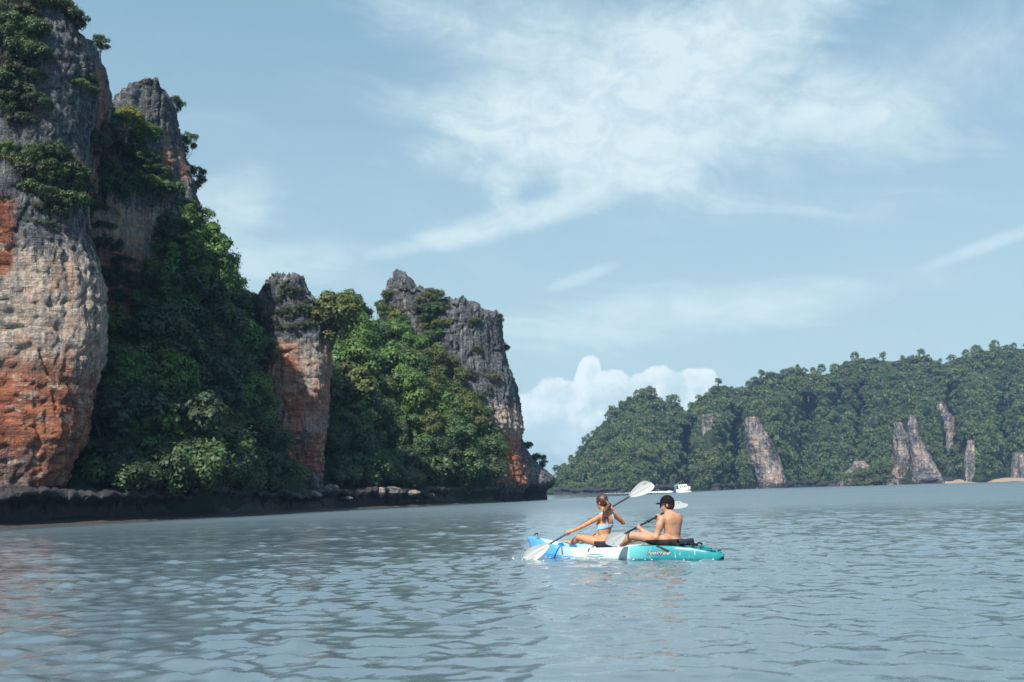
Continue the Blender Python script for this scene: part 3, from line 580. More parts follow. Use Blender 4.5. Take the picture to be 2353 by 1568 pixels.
# ------------------------------------------------------------------ trees
def leaf_quads(C, Nrm, size, rng):
    n = len(C); r = rng.normal(size=(n, 3)); T = np.cross(Nrm, r); T /= np.linalg.norm(T, axis=1, keepdims=True) + 1e-9; B = np.cross(Nrm, T)
    s = size * rng.uniform(0.65, 1.35, (n, 1)); w = s * rng.uniform(0.5, 0.8, (n, 1))
    V = np.stack([C - T * s, C + B * w - Nrm * s * .25, C + T * s, C - B * w - Nrm * s * .25], 1).reshape(-1, 3)
    return V, np.arange(n * 4).reshape(n, 4)
def make_tree(seed, kind, nleaf, leaf, limbs=True):
    """unit tree: crown about 1 in radius, base at the origin. kinds: dome, tall, open, shrub"""
    rng = np.random.default_rng(seed)
    if kind == 'dome': ch, rx, rz, nc, cr, tr = 1.25, 1.0, 0.72, 26, (0.22, 0.38), 0.07
    elif kind == 'tall': ch, rx, rz, nc, cr, tr = 1.5, 0.82, 1.0, 28, (0.21, 0.36), 0.07
    elif kind == 'open': ch, rx, rz, nc, cr, tr = 1.7, 1.0, 0.75, 20, (0.20, 0.34), 0.05
    else: ch, rx, rz, nc, cr, tr = 0.45, 1.0, 0.62, 20, (0.22, 0.38), 0.045
    cen = []
    tries = 0
    while len(cen) < nc and tries < 4000:
        tries += 1
        d = rng.normal(size=3); d /= np.linalg.norm(d); d[2] = abs(d[2]) if rng.random() < 0.6 else d[2] * 0.8
        q = rng.uniform(0.45, 1.0) ** 0.5; p = d * [rx, rx, rz] * q * rng.uniform(0.82, 1.12)
        if all(np.linalg.norm(p - c) > cr[0] * 1.15 for c in cen): cen.append(p)
    cen = np.array(cen); rad = rng.uniform(cr[0], cr[1], len(cen))
    Vs, Ns, var = [], [], []
    per = nleaf // len(cen)
    for c, r in zip(cen, rad):
        n = int(per * (r / np.mean(cr)) ** 2); d = rng.normal(size=(n, 3)); d /= np.linalg.norm(d, axis=1, keepdims=True)
        d[:, 2] = np.where(rng.random(n) < 0.55, np.abs(d[:, 2]), d[:, 2])
        q = rng.uniform(0.72, 1.05, (n, 1)); lump = 1 + 0.45 * fbm(d * 1.8 + rng.random() * 50, 2)[:, None]
        p = c + d * [r, r, r * 0.88] * q * lump
        nn = d * 1.0 + [0, 0, 0.30] + rng.normal(size=(n, 3)) * 0.30; nn /= np.linalg.norm(nn, axis=1, keepdims=True)
        Vs.append(p); Ns.append(nn)
        tone = rng.uniform(0.3, 0.7); var.append(np.stack([np.clip(tone + rng.normal(size=n) * .2, 0, 1), np.clip(rng.normal(0.22, 0.25, n), 0, 1)], 1))
    # stray twigs break up the outline
    n = max(12, nleaf // 14); i = rng.integers(0, len(cen), n); d = rng.normal(size=(n, 3)); d /= np.linalg.norm(d, axis=1, keepdims=True)
    Vs.append(cen[i] + d * rad[i][:, None] * rng.uniform(1.0, 1.5, (n, 1))); Ns.append(d * .5 + [0, 0, .6] + rng.normal(size=(n, 3)) * .3); var.append(np.stack([rng.random(n), rng.random(n) * .4], 1))
    C = np.concatenate(Vs); Nn = np.concatenate(Ns); Nn /= np.linalg.norm(Nn, axis=1, keepdims=True); C[:, 2] += ch
    V, F = leaf_quads(C, Nn, leaf, rng); me = mesh_from('crown', V, F, M_leaf, True)
    attr(me, 'leafvar', np.repeat(np.concatenate(var), 4, 0))
    # trunk and limbs
    parts = []; sway = rng.normal(size=2) * 0.12; t = np.linspace(-0.25, 1, 8)
    ax = np.stack([sway[0] * t ** 2, sway[1] * t ** 2, t * ch], 1); parts.append(tube(ax, tr * (1.25 - 0.75 * np.clip(t, 0, 1)), 7))
    if limbs:
        for j in rng.permutation(len(cen))[:12]:
            k = rng.integers(3, 7); a = ax[k]; b = cen[j] + [0, 0, ch]; mid = (a + b) / 2 + rng.normal(size=3) * 0.08 + [0, 0, -0.05]
            parts.append(tube([a, (a + mid) / 2, mid, (mid + b) / 2, b], tr * np.array([0.5, 0.42, 0.34, 0.26, 0.12]), 5))
    Vt, Ft = merge(parts); mt = mesh_from('trunk', Vt, Ft, M_bark)
    return me, mt
PROTO = {}
for kind, cnt, nl, lf in (('dome', 5, 7500, 0.046), ('tall', 4, 7500, 0.046), ('open', 3, 4200, 0.050), ('shrub', 4, 5000, 0.050)):
    PROTO[kind] = [make_tree(100 + 17 * i + len(kind), kind, int(nl * q ** -1.6), lf * q) for i, q in zip(range(cnt), (0.8, 1.25, 1.0, 1.5, 0.9))]
FARP = [make_tree(300 + i, k, 1100, 0.085, False) for i, k in enumerate(('dome', 'dome', 'tall', 'dome', 'shrub', 'tall'))]
def plant(name, proto, base, size, rz, color, label, cat, group, zs=1.0):
    e = empty(name, base, rz); s = size; e.scale = (s, s, s * zs)
    c = obj('crown', proto[0], e); c.color = color + (1,); obj('trunk', proto[1], e)
    return tag(e, label, cat, group)
def hit(u, v, only=None):
    d = Vector(ray(u, v)); o = Vector(cam_loc); best = None
    for b, nm in BVH:
        if only and nm not in only: continue
        r = b.ray_cast(o, d, 900)
        if r[0] is not None and (best is None or r[3] < best[2]): best = (r[0], r[1], r[3], nm)
    return best
def inside(poly, u, v):
    c = False; n = len(poly)
    for i in range(n):
        (x1, y1), (x2, y2) = poly[i], poly[(i + 1) % n]
        if (y1 > v) != (y2 > v) and u < (x2 - x1) * (v - y1) / (y2 - y1) + x1: c = not c
    return c
G_DARK, G_MID, G_FRESH, G_OLIVE, G_YEL, G_GREY = (0.032, 0.063, 0.040), (0.050, 0.102, 0.046), (0.078, 0.160, 0.044), (0.078, 0.102, 0.036), (0.150, 0.170, 0.034), (0.046, 0.058, 0.046)
CNAME = {G_DARK: 'dark green', G_MID: 'mid green', G_FRESH: 'fresh green', G_OLIVE: 'olive', G_YEL: 'yellow green', G_GREY: 'grey green'}
KNAME = {'dome': 'round-crowned', 'tall': 'tall-crowned', 'open': 'sparse', 'shrub': 'bushy'}
def make_label(color, kd, s, size, noun, u, v, us, vs_, region, sides):
    fv = (v - min(vs_)) / (max(vs_) - min(vs_) + 1e-6); fu = (u - min(us)) / (max(us) - min(us) + 1e-6)
    big = 'large' if s > size[0] + 0.6 * (size[1] - size[0]) else 'small' if s < size[0] + 0.3 * (size[1] - size[0]) else 'medium'
    zone = ('high' if fv < 0.33 else 'midway' if fv < 0.67 else 'low'); side = sides[min(len(sides) - 1, int(fu * len(sides)))]
    return f"{big} {CNAME[color]} {KNAME[kd]} {noun} {zone} {region}{side}".replace('medium ', '')
def scatter(poly, spacing, kinds, size, pal, name, label, cat, group, seed, sides=('',), lift=0.55, zs=(0.85, 1.15), only=None):
    rng = random.Random(seed); us = [p[0] for p in poly]; vs_ = [p[1] for p in poly]; pts = []; n = 0
    for _ in range(6000):
        u, v = rng.uniform(min(us), max(us)), rng.uniform(min(vs_), max(vs_))
        if not inside(poly, u, v) or any((u - a) ** 2 + (v - b) ** 2 < spacing ** 2 for a, b in pts): continue
        pts.append((u, v))
        h = hit(u, v, only)
        if h is None: continue
        kd = rng.choice(kinds) if h[0].z > 4.5 else 'shrub'; pr = rng.choice(PROTO[kd]); s = rng.uniform(*size)
        ch = {'dome': 1.25, 'tall': 1.5, 'open': 1.7, 'shrub': 0.45}[kd] * s
        p = h[0]; dv = ch * lift * FU / max(p.y, 1)
        h2 = hit(u, min(v + dv, 1128), only) or h
        b = h2[0] if abs(h2[0].y - p.y) < 6 else p - Vector((0, 0, ch * lift))
        b = b + Vector((0, 0.25, -0.1)); b.z = max(b.z, 1.9)
        cc = rng.choice(pal) if h[0].z > 5 or name == 'cliff_shrub' else rng.choice((G_DARK, G_MID)); plant(name, pr, b, s, rng.uniform(0, 6.28), cc, make_label(cc, kd, s, size, cat, u, v, us, vs_, label, sides), cat, group, rng.uniform(*zs)); n += 1
    return n
NL = 0
NL += scatter([(248, 800), (300, 760), (345, 725), (385, 650), (440, 600), (500, 660), (525, 700), (560, 720), (585, 790), (580, 940), (608, 1030), (660, 1100), (665, 1128), (230, 1128), (240, 1060), (262, 975), (255, 900), (258, 840)],
    32, ['dome', 'dome', 'tall', 'tall', 'shrub'], (1.3, 2.6), [G_DARK, G_DARK, G_MID, G_MID, G_FRESH, G_FRESH, G_FRESH, G_OLIVE], 'rainforest_tree', 'on the left slope, ', 'tree', 'trees between the huge cliff and the orange pinnacle', 1, ('beside the huge cliff', 'left of its middle', 'right of its middle', 'beside the pinnacle'))
NL += scatter([(752, 720), (800, 705), (840, 765), (880, 770), (930, 790), (960, 820), (1015, 875), (1060, 930), (1100, 985), (1135, 1040), (1105, 1085), (1000, 1112), (850, 1118), (765, 1118), (748, 1020), (762, 900)],
    30, ['dome', 'dome', 'tall', 'tall', 'shrub'], (1.8, 3.4), [G_DARK, G_MID, G_MID, G_FRESH, G_OLIVE, G_OLIVE], 'rainforest_tree', 'below the headland cliff, ', 'tree', 'trees in front of the headland cliff', 2, ('beside the orange pinnacle', 'left of the middle', 'right of the middle', 'at the right end'))
# trees and shrubs that cling to the rock
def cling(poly, sp, size, pal, label, group, seed, kinds=('shrub', 'shrub', 'dome'), only=None):
    return scatter(poly, sp * 1.25, list(kinds), size, pal, 'cliff_shrub', label, 'shrub', group, seed, lift=0.35, only=only, sides=(', left', ', right'))
GC = 'shrubs clinging to the near cliffs'
cling([(-10, 40), (60, 30), (78, 120), (70, 200), (80, 280), (20, 290), (-10, 200)], 19, (0.7, 1.15), [G_DARK, G_MID, G_GREY], 'in the upper left band of the huge cliff', GC + ', upper left band', 11)
cling([(45, 400), (75, 345), (120, 365), (185, 400), (190, 465), (150, 480), (70, 460)], 20, (0.65, 1.1), [G_DARK, G_MID, G_GREY], 'in the halfway clump of the huge cliff', GC + ', halfway clump', 12)
cling([(20, 20), (90, -25), (170, -5), (215, 45), (225, 95), (205, 100), (180, 55), (110, 20)], 20, (0.6, 1.0), [G_DARK, G_MID, G_OLIVE], 'on the top edge of the huge cliff', GC + ', top edge', 13)
cling([(60, 470), (130, 485), (120, 520), (70, 510)], 24, (0.4, 0.7), [G_DARK, G_GREY], 'below the halfway clump on the huge cliff', GC + ', below the clump', 14)
cling([(-10, 335), (25, 335), (28, 372), (-10, 375)], 18, (0.5, 0.7), [G_FRESH, G_YEL], 'at the left photo edge on the huge cliff', GC + ', left edge', 15)
cling([(165, 180), (205, 180), (205, 215), (170, 215)], 20, (0.5, 0.75), [G_MID, G_FRESH], 'beside the slanting rock flake', GC + ', by the flake', 16)
cling([(206, 330), (250, 290), (300, 300), (345, 370), (372, 420), (360, 450), (240, 470), (206, 440)], 21, (0.8, 1.5), [G_DARK, G_MID, G_MID, G_FRESH, G_GREY], 'in the thicket on the second grey cliff', GC + ', second cliff thicket', 17, ('shrub', 'dome', 'tall'))
cling([(210, 480), (245, 490), (285, 590), (295, 640), (258, 705), (236, 640), (228, 560)], 27, (0.7, 1.2), [G_DARK, G_DARK, G_MID, G_FRESH], 'in the gully between the two left cliffs', GC + ', gully', 18)
cling([(375, 470), (435, 480), (450, 560), (420, 600), (380, 590), (372, 540)], 32, (0.8, 1.4), [G_DARK, G_MID, G_FRESH], 'low on the second grey cliff', GC + ', second cliff right', 19)
cling([(575, 705), (620, 655), (690, 665), (722, 740), (690, 768), (640, 770), (600, 830), (585, 800)], 19, (0.5, 0.95), [G_DARK, G_GREY, G_GREY, G_DARK], 'on the cap of the orange pinnacle', GC + ', pinnacle cap', 20)
cling([(968, 690), (1008, 695), (1020, 750), (1000, 800), (975, 790)], 15, (0.9, 1.5), [G_OLIVE, G_MID, G_DARK], 'in the gully below the headland crest', GC + ', headland gully', 21)
cling([(1010, 800), (1090, 740), (1120, 820), (1140, 900), (1100, 930), (1060, 870)], 34, (0.7, 1.3), [G_OLIVE, G_GREY, G_DARK], 'on the grey face of the headland cliff', GC + ', headland face', 22)
cling([(868, 690), (905, 690), (930, 750), (880, 755)], 15, (0.8, 1.3), [G_OLIVE, G_YEL, G_MID], 'on the headland crest shoulder', GC + ', headland shoulder', 23)
# single trees that stand out
def single(u, v, Y, size, kd, i, color, label, zs=1.0, cat='tree', name='rainforest_tree'):
    ch = {'dome': 1.25, 'tall': 1.5, 'open': 1.7, 'shrub': 0.45}[kd] * size * zs
    p = at(u, v, Y); plant(name, PROTO[kd][i], (p[0], p[1], p[2] - ch), size, 1.7 * i + u, color, label, cat, None, zs)
single(290, 275, 75.0, 1.25, 'dome', 1, G_YEL, 'bright yellow green sunlit tree high between the two left cliffs')  # sunlight on this crown is put into its yellow leaf colour
for k, (u, v, Y, s, kd, lb) in enumerate([(395, 245, 84, 1.05, 'open', 'dark sparse tree leaning from the top right of the second grey cliff'), (425, 335, 84, 1.25, 'open', 'dark sparse tree on the right edge of the second cliff, upper of the hanging ones'),
    (447, 410, 84.5, 1.2, 'open', 'dark sparse tree on the right edge of the second cliff, middle of the hanging ones'), (470, 560, 86, 1.5, 'open', 'large dark sparse tree low on the right edge of the second cliff'), (492, 630, 88, 1.5, 'open', 'dark tree above the slope, right of the second cliff foot'),
    (232, 100, 68, 0.7, 'open', 'small dark tree sticking out into the sky from the huge cliff'), (560, 690, 97, 1.35, 'open', 'small dark tree alone on the skyline left of the pinnacle'), (625, 652, 97, 0.7, 'open', 'thin little tree on top of the orange pinnacle'),
    (758, 745, 118, 1.1, 'open', 'thin pale tree on the skyline right next to the pinnacle'), (785, 712, 122, 2.6, 'open', 'tall dark open tree on the skyline right of the pinnacle'), (818, 725, 124, 2.2, 'open', 'second dark open tree on the skyline right of the pinnacle'),
    (885, 720, 132, 1.5, 'open', 'thin tree at the left foot of the headland crest'), (1140, 732, 136, 1.2, 'shrub', 'green bush on the right end of the headland crest'), (930, 645, 138, 0.8, 'shrub', 'little bush on the highest point of the headland crest'),
    (1238, 1062, 150, 1.5, 'open', 'sparse tree on the rock at the headland tip'), (1212, 1025, 149, 0.9, 'shrub', 'small bush on the steep edge above the headland tip'), (1158, 800, 139, 0.9, 'shrub', 'small bush on the right edge of the headland cliff, upper one'), (1176, 935, 139, 0.8, 'shrub', 'small bush on the right edge of the headland cliff, lower one')]):
    single(u, v, Y, s, kd, k % len(PROTO[kd]), [G_DARK, G_MID][k % 2], lb, cat='tree' if kd == 'open' else 'shrub', name='rainforest_tree' if kd == 'open' else 'cliff_shrub')
# ---- far forest: the 300 that show largest as trees, the rest as one mass
def far_forest():
    rng = random.Random(77); poly = [(t[0], t[1] - 4) for t in SKYL] + [(2620, 1090), (1225, 1132)]
    bare = [[(1714, 985), (1745, 975), (1770, 1010), (1792, 1060), (1804, 1112), (1745, 1112), (1726, 1040)], [(2048, 985), (2078, 975), (2092, 960), (2106, 960), (2130, 1035), (2168, 1085), (2172, 1112), (2042, 1112)], [(2214, 1018), (2244, 1018), (2248, 1112), (2212, 1112)],
            [(2322, 1046), (2380, 1046), (2380, 1112), (2322, 1112)], [(1614, 968), (1646, 968), (1648, 1040), (1618, 1045)], [(2180, 1092), (2420, 1088), (2420, 1120), (2180, 1120)], [(2152, 950), (2186, 950), (2190, 1020), (2160, 1030)]]
    cell = {}; pts = []; sp = 8.6
    for _ in range(60000):
        u, v = rng.uniform(1255, 2480), rng.uniform(780, 1128)
        if not inside(poly, u, v) or any(inside(b, u, v) for b in bare): continue
        k = (int(u / sp), int(v / sp))
        if any((u - a) ** 2 + (v - b) ** 2 < sp * sp for i in (-1, 0, 1) for j in (-1, 0, 1) for a, b in cell.get((k[0] + i, k[1] + j), ())): continue
        cell.setdefault(k, []).append((u, v)); pts.append((u, v))
    trees = []
    for u, v in pts:
        h = hit(u, v, ('far_hill',))
        if h is None: continue
        s = rng.choice((0.8, 1.0, 1.0, 1.0, 1.2, 1.5)) * rng.uniform(1.1, 2.5); trees.append((s / h[0].y if u < 2353 else 0, h[0].copy(), s, rng.randrange(6), rng.uniform(0, 6.28), rng.uniform(0.75, 1.6)))
    # the islet bushes and beach-side bushes
    for k in range(46):
        u = rng.uniform(1928, 2052); v = 1112 - rng.random() ** 0.6 * (18 + (u - 1928) * 0.42); p = at(u, v, 440)
        s = rng.uniform(1.3, 2.3); trees.append((s / 300, Vector((p[0], p[1], p[2] - s)), s, rng.choice((0, 1, 4)), rng.uniform(0, 6), 1.0))
    trees.sort(key=lambda t: -t[0])
    pal = [(0.042, 0.086, 0.046), (0.062, 0.116, 0.052), (0.086, 0.130, 0.056), (0.104, 0.134, 0.066), (0.076, 0.098, 0.068), (0.108, 0.150, 0.060)]
    Vs, Vr = [], []
    src = []
    for me, mt in FARP:
        n = len(me.vertices); a = np.empty(n * 3, np.float32); me.vertices.foreach_get('co', a); b = np.empty(n * 4, np.float32); me.attributes['leafvar'].data.foreach_get('color', b)
        src.append((a.reshape(-1, 4, 3), b.reshape(-1, 4, 4)))
    for i, (_, p, s, j, rz, zs) in enumerate(trees):
        c = pal[rng.randrange(len(pal))]; ch = {0: 1.25, 1: 1.25, 2: 1.5, 3: 1.25, 4: .45, 5: 1.5}[j] * s * 0.68
        b = p - Vector((0, -0.3, ch))
        if i < 290:
            uu = CU + FU * p.x / p.y; hz = (p.z) / max(4.0, (1133.6 - 0.0279 * (uu - 1176) - float(interp(SKYL, uu, 1))) / FU * p.y)
            side = ['at its left tip', 'on its left hump', 'left of the pale cliff', 'by the pale cliff', 'right of the pale cliff', 'by the two spires', 'right of the spires', 'at the right edge'][int(np.searchsorted([1400, 1560, 1690, 1830, 1990, 2140, 2270], uu))]
            zone = 'high' if hz > 0.62 else 'midway' if hz > 0.3 else 'low'
            plant('island_tree', FARP[j], b, s, rz, c, f"{('large', 'medium')[s < 2.6]} {('deep green', 'mid green', 'olive green', 'yellowish', 'grey green', 'pale green')[pal.index(c)]} {('round', 'bushy', 'tall')[(0, 0, 2, 0, 1, 2)[j]]} tree crown {zone} on the far island, {side}", 'tree', 'forest trees of the far island', zs)
        else:
            q, lv = src[j]; keep = slice(None, None, 7); q = q[keep] * 1.0; lv = lv[keep].copy(); ctr = q.mean(1, keepdims=True); q = ctr + (q - ctr) * 2.3
            cr, sr = math.cos(rz), math.sin(rz); x = q[..., 0] * cr - q[..., 1] * sr; y = q[..., 0] * sr + q[..., 1] * cr
            Vs.append(np.stack([x * s + b.x, y * s + b.y, q[..., 2] * s * zs + b.z], -1).reshape(-1, 3)); lv[..., 0] = np.clip(lv[..., 0] + rng.uniform(-.25, .25), 0, 1); lv[..., 1] = np.clip(lv[..., 1] + rng.uniform(-.15, .2), 0, 1); Vr.append(lv.reshape(-1, 4)[:, :2])
    V = np.concatenate(Vs); me = mesh_from('forest_canopy', V, np.arange(len(V)).reshape(-1, 4), M_leaf); attr(me, 'leafvar', np.concatenate(Vr))
    o = obj('forest_canopy', me); o.color = (0.078, 0.122, 0.058, 1); tag(o, 'dense green forest canopy covering the far island', 'forest', kind='stuff')
    print('near', NL, 'far', len(trees))
far_forest()
# ------------------------------------------------------------------ implicit-surface modelling for bodies
class SDF:
    def __init__(s, lo, hi, h):
        s.h = h; s.lo = np.array(lo, np.float32); s.n = np.ceil((np.array(hi) - lo) / h).astype(int) + 1
        s.F = np.full(s.n, 1.0, np.float32)
    def _sub(s, lo, hi):
        a = np.clip(np.floor((np.array(lo) - s.lo) / s.h).astype(int), 0, s.n - 1); b = np.clip(np.ceil((np.array(hi) - s.lo) / s.h).astype(int) + 1, 1, s.n)
        ax = [s.lo[i] + s.h * np.arange(a[i], b[i], dtype=np.float32) for i in range(3)]
        X, Y, Z = np.meshgrid(*ax, indexing='ij'); return (slice(a[0], b[0]), slice(a[1], b[1]), slice(a[2], b[2])), np.stack([X, Y, Z], -1)
    def _add(s, sl, d, k):
        f = s.F[sl]
        if k > 0:
            hh = np.clip(0.5 + 0.5 * (f - d) / k, 0, 1); s.F[sl] = f + (d - f) * hh - k * hh * (1 - hh)
        else: s.F[sl] = np.minimum(f, d)
    def cone(s, a, b, ra, rb, k=0.02, flat=None):
        a, b = np.array(a, np.float32), np.array(b, np.float32); m = max(ra, rb) + 2.5 * k + 3 * s.h
        sl, P = s._sub(np.minimum(a, b) - m, np.maximum(a, b) + m); ab = b - a; t = np.clip(((P - a) @ ab) / (ab @ ab + 1e-9), 0, 1)
        q = P - (a + t[..., None] * ab)
        if flat is not None:      # (axis, factor): thinner along axis
            ax, fc = np.array(flat[0], np.float32), flat[1]; q = q + (q @ ax)[..., None] * ax * (1 / fc - 1)
        s._add(sl, np.linalg.norm(q, axis=-1) - (ra + t * (rb - ra)), k)
    def ell(s, c, B, r, k=0.02):
        c = np.array(c, np.float32); r = np.array(r, np.float32); m = r.max() + 2.5 * k + 3 * s.h; sl, P = s._sub(c - m, c + m)
        q = (P - c) @ np.array(B, np.float32).T; k0 = np.linalg.norm(q / r, axis=-1); k1 = np.linalg.norm(q / r ** 2, axis=-1)
        s._add(sl, k0 * (k0 - 1) / (k1 + 1e-6), k)
    def grid(s):
        ax = [s.lo[i] + s.h * np.arange(s.n[i], dtype=np.float32) for i in range(3)]; return np.stack(np.meshgrid(*ax, indexing='ij'), -1)
    def mesh(s, name, mat, F=None):
        F = s.F if F is None else F; F = F.copy(); 
        for ax in range(3):
            sl = [slice(None)] * 3; sl[ax] = 0; F[tuple(sl)] = np.maximum(F[tuple(sl)], s.h); sl[ax] = -1; F[tuple(sl)] = np.maximum(F[tuple(sl)], s.h)
        S = F < 0; n = np.array(F.shape); acc = np.zeros(tuple(n - 1) + (3,), np.float32); cnt = np.zeros(tuple(n - 1), np.float32)
        quads = []; ids = np.arange(np.prod(n - 1)).reshape(tuple(n - 1))
        for ax in range(3):
            s0 = [slice(None)] * 3; s1 = [slice(None)] * 3; s0[ax] = slice(0, -1); s1[ax] = slice(1, None); f0, f1 = F[tuple(s0)], F[tuple(s1)]
            E = (f0 < 0) != (f1 < 0); I = np.argwhere(E); t = f0[E] / (f0[E] - f1[E]); pos = I.astype(np.float32); pos[:, ax] += t
            o1, o2 = [a for a in range(3) if a != ax]
            corner = {}
            for d1 in (0, 1):
                for d2 in (0, 1):
                    J = I.copy(); J[:, o1] -= d1; J[:, o2] -= d2; ok = np.all((J >= 0) & (J < n - 1), 1)
                    np.add.at(acc, tuple(J[ok].T), pos[ok]); np.add.at(cnt, tuple(J[ok].T), 1.0)
                    corner[(d1, d2)] = (J, ok)
            ok = corner[(1, 1)][1] & corner[(0, 0)][1] & corner[(0, 1)][1] & corner[(1, 0)][1]
            Q = np.stack([ids[tuple(corner[c][0][ok].T)] for c in ((1, 1), (0, 1), (0, 0), (1, 0))], 1)
            neg = (f0[E] < 0)[ok]
            if ax == 1: neg = ~neg
            Q[~neg] = Q[~neg][:, ::-1]; quads.append(Q)
        Q = np.concatenate(quads); used = np.unique(Q); remap = np.zeros(ids.size, np.int64); remap[used] = np.arange(len(used))
        A = acc.reshape(-1, 3)[used] / cnt.reshape(-1)[used][:, None]
        return mesh_from(name, s.lo + A * s.h, remap[Q], mat)

# ------------------------------------------------------------------ kayak
HD = math.radians(36.0); KC = np.array([at(1440, 1277, 16.0)[0], 16.0, 0.0])       # centre of the waterline
k_f = np.array([-math.cos(HD), math.sin(HD), 0.0]); k_l = np.array([-math.sin(HD), -math.cos(HD), 0.0]); k_u = np.array([0, 0, 1.0])
K_MAT = Matrix(((k_f[0], k_l[0], 0, KC[0]), (k_f[1], k_l[1], 0, KC[1]), (0, 0, 1, 0), (0, 0, 0, 1)))
def kworld(x, y, z): return KC + k_f * x + k_l * y + k_u * z
ST = [  # x, half width, gunwale z, keel z, deck z
    (-1.64, 0.02, 0.075, 0.03, 0.07), (-1.58, 0.09, 0.10, -0.02, 0.09), (-1.45, 0.17, 0.145, -0.06, 0.10), (-1.25, 0.255, 0.195, -0.08, 0.10), (-1.0, 0.325, 0.225, -0.09, 0.10), (-0.7, 0.37, 0.235, -0.095, 0.10),
    (-0.35, 0.395, 0.225, -0.10, 0.09), (0.0, 0.40, 0.20, -0.10, 0.085), (0.4, 0.395, 0.185, -0.10, 0.08), (0.8, 0.37, 0.19, -0.09, 0.085), (1.1, 0.32, 0.215, -0.08, 0.11), (1.4, 0.235, 0.265, -0.05, 0.16), (1.65, 0.13, 0.315, 0.03, 0.22), (1.80, 0.055, 0.345, 0.14, 0.30), (1.87, 0.012, 0.355, 0.26, 0.345)]
ST = [(a, b, g * 0.90, k, d) for a, b, g, k, d in ST]
def kst(x, k): return np.interp(x, [s[0] for s in ST], [s[k] for s in ST])
def hull_point(x, f):
    """a point on the port side, f = 0 at the chine .. 1 at the gunwale"""
    w, g, kz = kst(x, 1), kst(x, 2), kst(x, 3); z0 = max(kz, -0.02) + 0.02
    return np.array([x, w * (0.985 + 0.03 * math.sin(f * math.pi) - 0.05 * f * f), z0 + (g - z0) * f])
